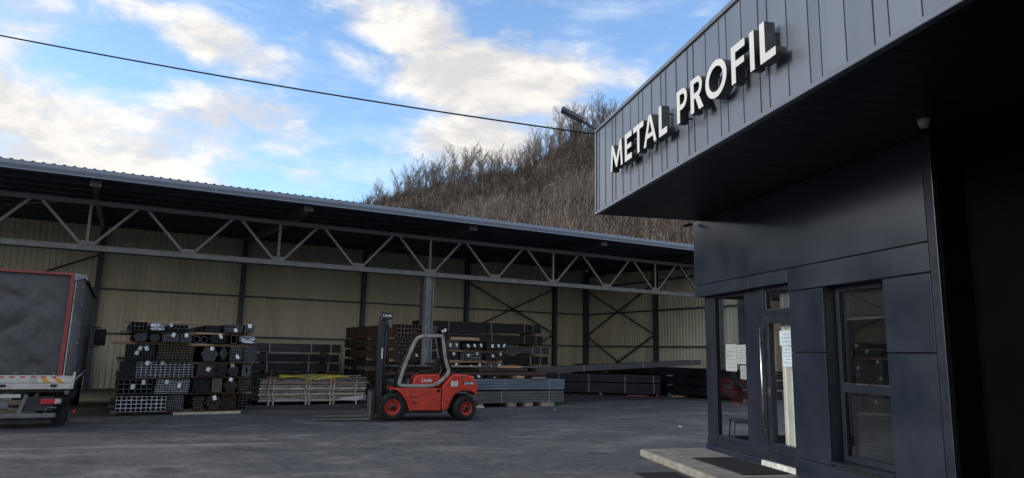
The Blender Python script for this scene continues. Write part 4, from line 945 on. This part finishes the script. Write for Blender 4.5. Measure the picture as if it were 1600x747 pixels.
    def wheel(x, y, dual):
        t = empty('wheel', (x, y, .46)); t.parent = lr; r = .46; b = MB()
        for k in range(2 if dual else 1):
            c = (-.29 * k, 0, 0); h = .12; b.lathe([(.25, -h), (.40, -h), (.455, -h * .7), (.46, 0), (.455, h * .7), (.40, h), (.25, h), (.24, 0)], c, (1, 0, 0), 'rubber', 32)
        b.build('tyre', t, smooth=True); b = MB(); b.lathe([(.255, .10), (.23, .04), (.15, -.02), (.12, .08), (0, .08)], (0, 0, 0), (1, 0, 0), 'bumper_grey', 24); b.build('rim', t, smooth=True)
    wheel(-.20, 1.0, True); wheel(-Wd + .50, 1.0, True); wheel(-.20, 6.3, False); wheel(-Wd + .20, 6.3, False)
    b = MB(); b.tube([(-.03, -.07, .30), (.06, -.10, .34)], .012, 'truck_under', 6); b.box(.05, .085, -.13, -.07, .31, .36, 'tail_red'); b.build('side_marker', lr)
    b = MB(); b.box(-.16, -.06, 2.2, 4.4, .42, .74, 'truck_under'); b.build('side_guard', lr, bevel=.02); b = MB(); b.box(-.7, -.1, 4.5, 5.3, .40, .80, 'truck_under'); b.build('fuel_tank', lr, bevel=.06, seg=3)
    # cab
    cab = empty('cab', (0, 0, 0)); cab.parent = lr
    b = MB(); b.prism([(6.35, .55), (6.35, 2.45), (6.6, 2.62), (7.6, 2.55), (7.95, 1.7), (8.0, .5)], -2.35, -.10, 'truck_under', 'x'); b.build('cab_shell', cab, bevel=.06, seg=3)
    b = MB(); b.prism([(6.75, 1.55), (6.75, 2.35), (7.45, 2.35), (7.75, 1.6)], -.098, -.094, 'glass_tint', 'x'); b.build('side_window', cab)
    mr = empty('mirror', (0, 0, 0)); mr.parent = cab
    b = MB(); b.box(.10, .38, 6.98, 7.10, 1.62, 2.10, 'lift_black'); b.build('mirror_housing', mr, bevel=.03, seg=3); b = MB(); b.tube([(-.1, 7.0, 2.12), (.22, 7.04, 2.14), (.24, 7.04, 2.0)], .018, 'lift_black', 6); b.tube([(-.1, 7.0, 1.58), (.22, 7.04, 1.58), (.24, 7.04, 1.7)], .018, 'lift_black', 6); b.build('mirror_arm', mr)
lorry()

# ------------------------------------------------------------------ office building
of = tag(empty('office_building', A0, BRZ), 'dark anthracite panelled office with deep overhanging fascia', 'building')
ZS, ZT, OV = 4.04, 5.545, 1.887
YN = -15.0
def pan(name, y0, y1, z0, z1, x=0., th=.04, m='anthracite', par=None, bevel=.004):
    b = MB(); b.box(x, x + th, min(y0, y1), max(y0, y1), z0, z1, m); return b.build(name, par or of, bevel=bevel, seg=1)
# structure behind the panels
b = MB(); b.box(.045, .30, -5.2, .14, 2.70, 4.02, 'anthracite_seam'); b.box(.045, .30, -5.08, -4.40, .0, 2.70, 'anthracite_seam'); b.box(.045, .30, -3.335, -2.62, 0, 2.70, 'anthracite_seam'); b.box(.045, .30, -4.39, -3.34, 0, .40, 'anthracite_seam'); b.build('wall_core', of)
pan('wall_panel', .16, -5.075, 2.892, 4.03)
pan('header_panel', .15, -1.612, 2.685, 2.880); pan('header_panel', -1.626, -2.588, 2.695, 2.880); pan('header_panel', -2.602, -5.075, 2.572, 2.880)
for y0, y1 in ((-2.62, -3.335), (-4.395, -5.075)):
    pan('wall_panel', y0, y1, 1.742, 2.558); pan('wall_panel', y0, y1, .362, 1.726)
pan('plinth_panel', -2.60, -5.075, .01, .348)
pan('header_side', .145, .155, 2.69, 4.02, .045, .9)
b = MB(); b.box(.041, .26, -3.345, -3.336, .42, 1.728, 'anthracite'); b.build('reveal_panel', of); b = MB(); b.box(.041, .26, -3.345, -3.336, 1.742, 2.57, 'anthracite'); b.build('reveal_panel', of)
b = MB(); b.box(.041, .30, -4.392, -3.346, 2.572, 2.60, 'anthracite'); b.build('reveal_head', of)
b = MB(); b.box(-.02, .26, -4.40, -3.33, .385, .415, 'frame_dark'); b.build('window_sill', of)
b = MB(); b.box(-.015, .10, -5.215, -5.10, .0, 4.03, 'frame_dark'); b.build('corner_trim', of, bevel=.006)
# dark recess beyond the corner
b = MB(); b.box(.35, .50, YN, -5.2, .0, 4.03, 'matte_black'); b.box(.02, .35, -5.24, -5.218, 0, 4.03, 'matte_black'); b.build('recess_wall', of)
# window in the pier
wn = empty('window', (0, 0, 0)); wn.parent = of
X = .17
def frame(par, y0, y1, z0, z1, x, w=.05, d=.07, m='frame_dark', name='frame'):
    b = MB(); b.box(x, x + d, y0, y1, z0, z0 + w, m); b.box(x, x + d, y0, y1, z1 - w, z1, m); b.box(x, x + d, y0, y0 + w, z0 + w, z1 - w, m); b.box(x, x + d, y1 - w, y1, z0 + w, z1 - w, m); return b.build(name, par, bevel=.004, seg=1)
frame(wn, -4.385, -3.35, .42, 2.57, X, .07)
b = MB(); b.box(X, X + .07, -4.31, -3.42, 1.25, 1.36, 'frame_dark'); b.build('transom', wn, bevel=.004, seg=1)
for z0, z1 in ((1.362, 2.498), (.492, 1.248)):
    b = MB(); b.box(X + .03, X + .038, -4.312, -3.418, z0, z1, 'glass_tint'); b.build('pane', wn)
b = MB(); b.box(X + .001, X + .012, -4.313, -3.423, 1.357, 1.366, 'steel_bar'); b.build('drip_edge', wn)
bl = empty('blind', (0, 0, 0)); bl.parent = wn
for k in range(30):
    z = .51 + k * .0245; b = MB(); b.bar((X + .09, -4.29, z), (X + .09, -3.44, z), .024, .0025, 'blind', (.75, 0, .66)); b.build('slat', bl)
for k in range(14):
    z = 2.17 + k * .0245; b = MB(); b.bar((X + .09, -4.29, z), (X + .09, -3.44, z), .024, .0025, 'blind', (.75, 0, .66)); b.build('slat', bl)
b = MB(); b.box(X + .08, X + .10, -4.29, -3.44, 2.14, 2.165, 'blind'); b.build('bottom_rail', bl)
# entrance glazing
G0 = .12
gz = empty('entrance_glazing', (0, 0, 0)); gz.parent = of
b = MB(); b.box(G0, G0 + .10, -.235, .03, .20, 2.70, 'frame_dark'); b.build('corner_post', gz, bevel=.006, seg=1)
frame(gz, -1.30, -.24, .32, 2.70, G0 + .01, .06, .08)
b = MB(); b.box(G0 + .04, G0 + .05, -1.241, -.299, .379, 2.641, 'glass'); b.build('pane', gz)
b = MB(); b.box(G0, G0 + .10, -1.78, -1.302, .20, 2.70, 'anthracite'); b.build('solid_panel', gz, bevel=.004, seg=1)
b = MB(); b.box(G0 - .01, G0 + .12, -2.62, .04, .19, .318, 'frame_dark'); b.build('bottom_rail', gz, bevel=.004, seg=1)
b = MB(); b.box(G0 - .035, G0 + .12, -1.66, .05, .0, .188, 'anthracite'); b.build('base_strip', gz, bevel=.004, seg=1)
b = MB(); b.box(G0 - .05, G0 + .12, -2.62, -1.665, .0, .186, 'threshold'); b.build('threshold', gz, bevel=.006, seg=1)
frame(gz, -2.618, -1.785, 2.29, 2.70, G0 + .01, .07, .08, name='fanlight_frame')
b = MB(); b.box(G0 + .04, G0 + .05, -2.55, -1.854, 2.358, 2.632, 'glass_tint'); b.build('fanlight_pane', gz)
b = MB(); b.box(G0 + .003, G0 + .009, -2.55, -1.853, 2.353, 2.360, 'steel_bar'); b.box(G0 + .003, G0 + .009, -1.860, -1.853, 2.36, 2.63, 'steel_bar'); b.build('fanlight_bead', gz)
door = empty('door', (0, 0, 0)); door.parent = of
frame(door, -2.615, -1.785, .322, 2.285, G0 - .005, .13, .09, name='door_frame')
b = MB(); b.box(G0 + .035, G0 + .045, -2.486, -1.914, .451, 2.156, 'glass'); b.build('pane', door)
b = MB(); b.tube([(G0 - .07, -1.80, .44), (G0 - .07, -1.80, 2.10)], .016, 'steel_bar', 12)
for z in (.62, 1.92): b.tube([(G0 - .07, -1.80, z), (G0 + .01, -1.80, z)], .010, 'steel_bar', 8)
b.build('pull_bar', door, smooth=True)
b = MB(); b.box(G0 - .018, G0 - .006, -1.90, -1.855, 1.10, 1.22, 'steel_bar'); b.tube([(G0 - .01, -1.88, 1.15), (G0 - .05, -1.88, 1.15), (G0 - .055, -2.0, 1.145)], .010, 'lift_black', 8); b.build('lever_handle', door)
# far end glazing and interior
b = MB(); b.box(.30, 2.9, -.02, -.012, .34, 2.66, 'glass'); b.build('side_pane', of)
b = MB(); b.box(.22, 3.0, -.05, .03, .0, .335, 'frame_dark'); b.box(.22, 3.0, -.05, .03, 2.662, 4.02, 'frame_dark'); b.box(2.9, 3.0, -.05, .03, .335, 2.66, 'frame_dark'); b.build('side_frame', of)
b = MB(); b.box(.301, 4.5, -5.0, -.06, .02, .16, 'inner_floor'); b.build('inner_floor', of)
b = MB(); b.box(4.501, 4.6, -5.0, .03, .0, 4.0, 'inner_wall'); b.box(.3, 4.5, -5.2, -5.0, .161, 4.0, 'inner_wall'); b.box(3.0, 4.5, -.05, .03, .0, 4.0, 'inner_wall'); b.build('inner_wall', of)
b = MB(); b.box(1.3, 1.36, -5.0, -2.75, .161, 2.7, 'inner_wall'); b.build('partition', of)
b = MB(); b.box(.31, 4.5, -4.99, -.06, 2.72, 2.78, 'inner_wall'); b.build('inner_ceiling', of)
V = []; n = 40
for i in range(n):
    u = i / (n - 1.); V += [(.30 + .025 * math.sin(i * 1.9), -2.60 + u * .62, .30), (.30 + .025 * math.sin(i * 1.9), -2.60 + u * .62, 2.68)]
b = MB(); b.add(V, [(2 * i, 2 * i + 2, 2 * i + 3, 2 * i + 1) for i in range(n - 1)], 'curtain'); o = b.build('curtain', None); o.location = A0; o.rotation_euler = (0, 0, BRZ); tag(o, 'pale pleated curtain hanging behind the glass door', 'curtain')
# fascia
fs = empty('fascia', (0, 0, 0)); fs.parent = of
y = 0.; k = 0; wid = [.155, .16, .325, .32]; pat = [.32, .32, .16]
edges = [0, -.155, -.47, -.79, -.96, -1.12 + 0, -1.29]
edges = [0, -.16, -.48, -.80, -.96, -1.28]
while edges[-1] > YN: edges.append(edges[-1] - pat[(len(edges) - 6) % 3])
b = MB(); b.box(-OV + .03, -OV + .20, YN, -.012, ZS + .01, ZT - .01, 'anthracite_seam'); b.build('backing', fs)
frnd = random.Random(4)
for a, c in zip(edges, edges[1:]):
    b = MB(); w = frnd.uniform(0, .004); b.box(-OV - w, -OV + .029, c + .005, a - .005, ZS + .045, ZT - .045, 'cladding'); b.build('cladding_panel', fs, bevel=.003, seg=1)
    b = MB(); b.box(-OV - .010, -OV + .0015, c - .003, c + .003, ZS + .05, ZT - .05, 'cladding'); b.build('standing_seam', fs)
b = MB(); b.box(-OV - .03, -OV + .26, YN, .012, ZT - .043, ZT + .02, 'cladding'); b.build('coping', fs, bevel=.006, seg=1)
b = MB(); b.box(-OV - .028, -OV + .05, YN, .010, ZS - .012, ZS + .043, 'cladding'); b.build('bottom_trim', fs, bevel=.006, seg=1)
b = MB(); b.box(-OV - .027, -OV + .06, -.03, .011, ZS + .044, ZT - .044, 'cladding'); b.build('end_trim', fs, bevel=.004, seg=1)
b = MB(); b.box(-OV + .21, 6., -.02, .008, ZS, ZT - .05, 'cladding'); b.build('end_cladding', fs)
b = MB(); b.box(-OV + .27, 6., YN, .0, ZT - .20, ZT - .06, 'roof_metal'); b.build('roof_slab', fs)
y = 0.
while y > YN:
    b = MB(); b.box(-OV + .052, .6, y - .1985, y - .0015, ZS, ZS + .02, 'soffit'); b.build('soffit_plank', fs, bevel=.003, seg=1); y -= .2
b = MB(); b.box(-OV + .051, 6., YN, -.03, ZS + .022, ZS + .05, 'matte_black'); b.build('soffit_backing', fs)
b = MB(); b.box(5.9, 6., YN, .0, 0, ZS, 'anthracite'); b.box(.5, 6., YN, YN + .1, 0, ZS, 'anthracite'); b.build('rear_wall', of)
# sign letters
def arc(cx, cy, rx, ry, a0, a1, n=14): return [(cx + rx * math.cos(R(a0 + (a1 - a0) * i / n)), cy + ry * math.sin(R(a0 + (a1 - a0) * i / n))) for i in range(n + 1)]
def glyph(ch, w):
    s = .20 if ch not in 'O' else .19; sv = .20
    if ch == 'I': return [[(0, 0), (w, 0), (w, 1), (0, 1)]]
    if ch == 'L': return [[(0, 0), (w, 0), (w, sv), (s * 1.05, sv), (s * 1.05, 1), (0, 1)]]
    if ch == 'T': return [[(w / 2 - s / 2, 0), (w / 2 + s / 2, 0), (w / 2 + s / 2, 1 - sv), (w, 1 - sv), (w, 1), (0, 1), (0, 1 - sv), (w / 2 - s / 2, 1 - sv)]]
    if ch == 'E': return [[(0, 0), (w, 0), (w, sv), (s, sv), (s, .42), (w * .94, .42), (w * .94, .58), (s, .58), (s, 1 - sv), (w, 1 - sv), (w, 1), (0, 1)]]
    if ch == 'F': return [[(0, 0), (s, 0), (s, .40), (w * .93, .40), (w * .93, .57), (s, .57), (s, 1 - sv), (w, 1 - sv), (w, 1), (0, 1)]]
    if ch == 'M': return [[(0, 0), (s * .9, 0), (w * .20, .66), (w / 2 - .06, .06), (w / 2 + .06, .06), (w * .80, .66), (w - s * .9, 0), (w, 0), (w * .90, 1), (w * .78, 1), (w / 2, .36), (w * .22, 1), (w * .10, 1)]]
    if ch == 'A': return [[(0, 0), (s, 0), (w * .5 - .235 * w, .24), (w * .5 + .235 * w, .24), (w - s, 0), (w, 0), (w / 2 + s * .55, 1), (w / 2 - s * .55, 1)], [(w / 2 - .16 * w, .39), (w / 2, .80), (w / 2 + .16 * w, .39)]]
    if ch == 'O': return [arc(w / 2, .5, w / 2, .515, 0, 360, 40)[:-1], arc(w / 2, .5, w / 2 - s, .345, 360, 0, 40)[:-1]]
    if ch == 'P': return [[(0, 0), (s, 0), (s, .37)] + arc(w - .32, .685, .32, .315, -90, 90) + [(0, 1)], [(s, .53)] + [(s, .84)] + arc(w - .32, .685, .16, .155, 90, -90)]
    if ch == 'R': return [[(0, 0), (s, 0), (s, .39), (w * .42, .39), (w - s * 1.15, 0), (w + .03, 0), (w * .70, .42)] + arc(w - .33, .70, .30, .30, -60, 90) + [(0, 1)], [(s, .55)] + [(s, .84)] + arc(w - .33, .695, .145, .145, 90, -90)]
def letter(ch, y0, y1):
    H = .415; w = (y0 - y1) / H
    cu = bpy.data.curves.new('l', 'CURVE'); cu.dimensions = '2D'; cu.fill_mode = 'BOTH'; cu.extrude = .058
    for pts in glyph(ch, w):
        sp = cu.splines.new('POLY'); sp.points.add(len(pts) - 1); sp.use_cyclic_u = True
        for p, (x, z) in zip(sp.points, pts): p.co = (x * H, z * H, 0, 1)
    o = bpy.data.objects.new('l', cu); me = bpy.data.meshes.new_from_object(o); bpy.data.objects.remove(o); bpy.data.curves.remove(cu)
    me.name = 'letter'; me.materials.clear(); me.materials.append(MATS['letter_side']); me.materials.append(MATS['letter_white'])
    for p in me.polygons: p.material_index = 1 if p.normal.z > .9 else 0
    o = bpy.data.objects.new('letter', me); col.objects.link(o)
    o.matrix_basis = Matrix(((0, 0, -1, -OV - .112), (-1, 0, 0, y0), (0, 1, 0, 4.47), (0, 0, 0, 1)))
    return o
sign = tag(empty('fascia_sign', B(-OV, 0, 0), BRZ), 'pale raised METAL PROFIL letters on the office fascia', 'sign')
for ch, y0, y1 in (('M', -1.18, -1.70), ('E', -1.79, -2.06), ('T', -2.12, -2.50), ('A', -2.50, -2.93), ('L', -3.01, -3.26), ('P', -3.55, -3.83), ('R', -3.92, -4.22), ('O', -4.29, -4.76), ('F', -4.86, -5.13), ('I', -5.22, -5.30), ('L', -5.40, -5.66)):
    o = letter(ch, y0, y1); mb = o.matrix_basis.copy(); mb.translation.x += OV; o.parent = sign; o.matrix_basis = mb
    for z in (4.55, 4.80): b = MB(); b.tube([(-.052, y0 - .03, z), (.002, y0 - .03, z)], .012, 'letter_side', 6); b.build('stand_off', sign)
# step, mats
b = MB(); b.prism([(-1.13, .02), (-1.0, .06), (.08, .06), (.08, -2.66), (-1.18, -2.66)], .0, .12, 'concrete', 'z'); o = b.build('concrete_step', None, bevel=.03, seg=3, fix=True); o.location = A0; o.rotation_euler = (0, 0, BRZ); tag(o, 'worn concrete step slab in front of the office door', 'step')
for nm, (x0, x1, y0, y1, z) in {'dark doormat on the concrete step by the door': (-.72, -.02, -2.5, -1.05, .124), 'dark doormat on the asphalt below the step': (-1.85, -1.24, -2.75, -1.55, .004)}.items():
    b = MB(); b.box(x0, x1, y0, y1, z, z + .012, 'mat_black'); o = b.build('doormat', None, bevel=.004, seg=1); o.location = A0; o.rotation_euler = (0, 0, BRZ); tag(o, nm, 'doormat')
# notices on the glass
def notice(label, y0, y1, z0, z1, m, x=G0 + .036, lines=6):
    root = tag(empty('notice_sheet', B(x, (y0 + y1) / 2, z0), BRZ), label, 'notice'); h = abs(y1 - y0) / 2
    b = MB(); b.box(-.002, .0, -h, h, 0, z1 - z0, m); b.build('sheet', root)
    for k in range(lines):
        zz = (z1 - z0) * (1 - (k + 1) / (lines + 1)); b = MB(); b.box(-.0032, -.0021, -h * .75, h * (.75 if k % 3 else .3), zz, zz + .006, 'ink'); b.build('print_line', root)
notice('white notice sheet on the left part of the corner window', -.92, -.58, 1.43, 1.86, 'paper_notice', G0 + .037)
notice('second white notice beside it on the corner window', -1.23, -.93, 1.55, 1.85, 'paper_notice', G0 + .037)
notice('lower white notice at the frame side of the corner window', -1.235, -1.02, 1.32, 1.53, 'paper_notice', G0 + .037)
notice('upper pale blue notice on the glass door', -2.42, -2.13, 1.83, 2.04, 'paper_blue', G0 + .032, 3)
notice('lower white notice on the glass door', -2.40, -2.18, 1.54, 1.82, 'paper_blue', G0 + .032, 5)
# waiting chair
ch = tag(empty('office_chair', B(.56, -.42, .16), BRZ + R(250)), 'black visitor chair inside the corner window', 'chair')
b = MB(); b.box(-.23, .23, -.22, .22, .43, .48, 'chair_black'); b.build('seat', ch, bevel=.02, seg=2)
b = MB(); b.box(-.22, .22, .22, .26, .58, .90, 'chair_black'); b.build('backrest', ch, bevel=.02, seg=2)
for x in (-.22, .22):
    for y, yy in ((-.2, -.24), (.2, .28)):
        b = MB(); b.tube([(x, y, .44), (x, yy, 0)], .012, 'chair_black', 6); b.build('leg', ch)
    b = MB(); b.tube([(x * .8, .2, .44), (x * .8, .245, .75)], .012, 'chair_black', 6); b.build('back_support', ch)
# lamp, cameras, cable
lm = tag(empty('street_lamp', B(-OV, .01, ZT), BRZ), 'grey flat floodlight on an arm at the fascia corner', 'lamp')
P0 = Vector((0, 0, 0)); m3 = Matrix.Rotation(-BRZ, 3, 'Z')
hd0 = m3 @ (Vector((.84, 11.6, 5.89)) - B(-OV, .01, ZT)); hd1 = m3 @ (Vector((1.20, 11.6, 5.70)) - B(-OV, .01, ZT))
b = MB(); b.tube([(0.05, -.05, -.02), hd1 * .6 + Vector((0, 0, .0)), hd1], .028, 'lamp_dark', 8); b.build('arm', lm)
b = MB(); b.bar(hd1, hd0 + (hd0 - hd1) * .04, .20, .065, 'lamp_dark', (0, 0, 1)); b.build('lamp_head', lm, bevel=.01)
b = MB(); dd = (hd0 - hd1).normalized(); b.bar(hd1 - dd * .08 + Vector((0, 0, .03)), hd1 + dd * .12 + Vector((0, 0, .03)), .12, .09, 'cam_grey', (0, 0, 1)); b.build('driver_box', lm, bevel=.008)
sc1 = tag(empty('security_camera', B(-.36, -5.53, ZS), BRZ), 'small pale dome camera under the soffit by the dark recess', 'camera', 'security cameras')
b = MB(); b.lathe([(.0, -.001), (.055, -.001), (.06, -.03), (.05, -.05), (.0, -.05)], (0, 0, 0), (0, 0, 1), 'cam_grey', 18); b.build('mount', sc1, smooth=True)
b = MB(); b.lathe([(.05, -.05), (.045, -.08), (.025, -.10), (0, -.105)], (0, 0, 0), (0, 0, 1), 'cam_grey', 18); b.build('dome', sc1, smooth=True)
sc2 = tag(empty('security_camera', B(-.12, .06, ZS), BRZ), 'small dark bullet camera at the far corner of the soffit', 'camera', 'security cameras')
b = MB(); b.tube([(0, 0, 0), (0, 0, -.06)], .012, 'lift_black', 8); b.build('mount', sc2); b = MB(); b.tube([(.06, .02, -.05), (-.12, .0, -.10)], .028, 'lift_black', 10); b.build('camera_body', sc2)
p0 = B(-OV - .02, .02, ZT - .06); p1 = Vector((-17.2, 11.4, 8.62)); pts = []
for i in range(41):
    u = i / 40.; p = p0.lerp(p1, u); p.z -= 4 * .24 * u * (1 - u); pts.append(p)
b = MB(); b.tube(pts, .014, 'cable', 6); o = b.build('overhead_cable'); tag(o, 'black overhead cable running from the fascia corner across the sky', 'cable')
pe = pts[-1]; pole = tag(empty('utility_pole', (pe.x, pe.y, 0)), 'timber utility pole holding the far end of the overhead cable', 'pole')
b = MB(); b.tube([(-.12, 0, 0), (-.12, 0, 8.95)], [.13, .09], 'timber_grey', 10); b.build('pole_shaft', pole); b = MB(); b.tube([(-.12, 0, pe.z), (.0, 0, pe.z)], .02, 'lift_black', 6); b.build('bracket', pole)

# ------------------------------------------------------------------ litter
lr = random.Random(12); 
for k, (px, py, lab) in enumerate(((1063, 667, 'tiny white litter scrap on the open asphalt before the office'), (867, 640, 'white litter scrap beside the free end of the blue pack'), (898, 617, 'pale litter scrap beside the black packs'), (560, 655, 'pale litter scrap near the fork tips'))):
    d = ray(px, py); p = Vector((0, 0, CAM_H)) + d * (-CAM_H / d.z); b = MB(); b.prism([(-.03, -.015), (.025, -.025), (.04, .01), (.0, .025), (-.035, .015)], .0, .012, 'paper', 'z'); o = b.build('litter_scrap', None); o.location = (p.x, p.y, .001); o.rotation_euler = (.15, .1, k); tag(o, lab, 'litter')
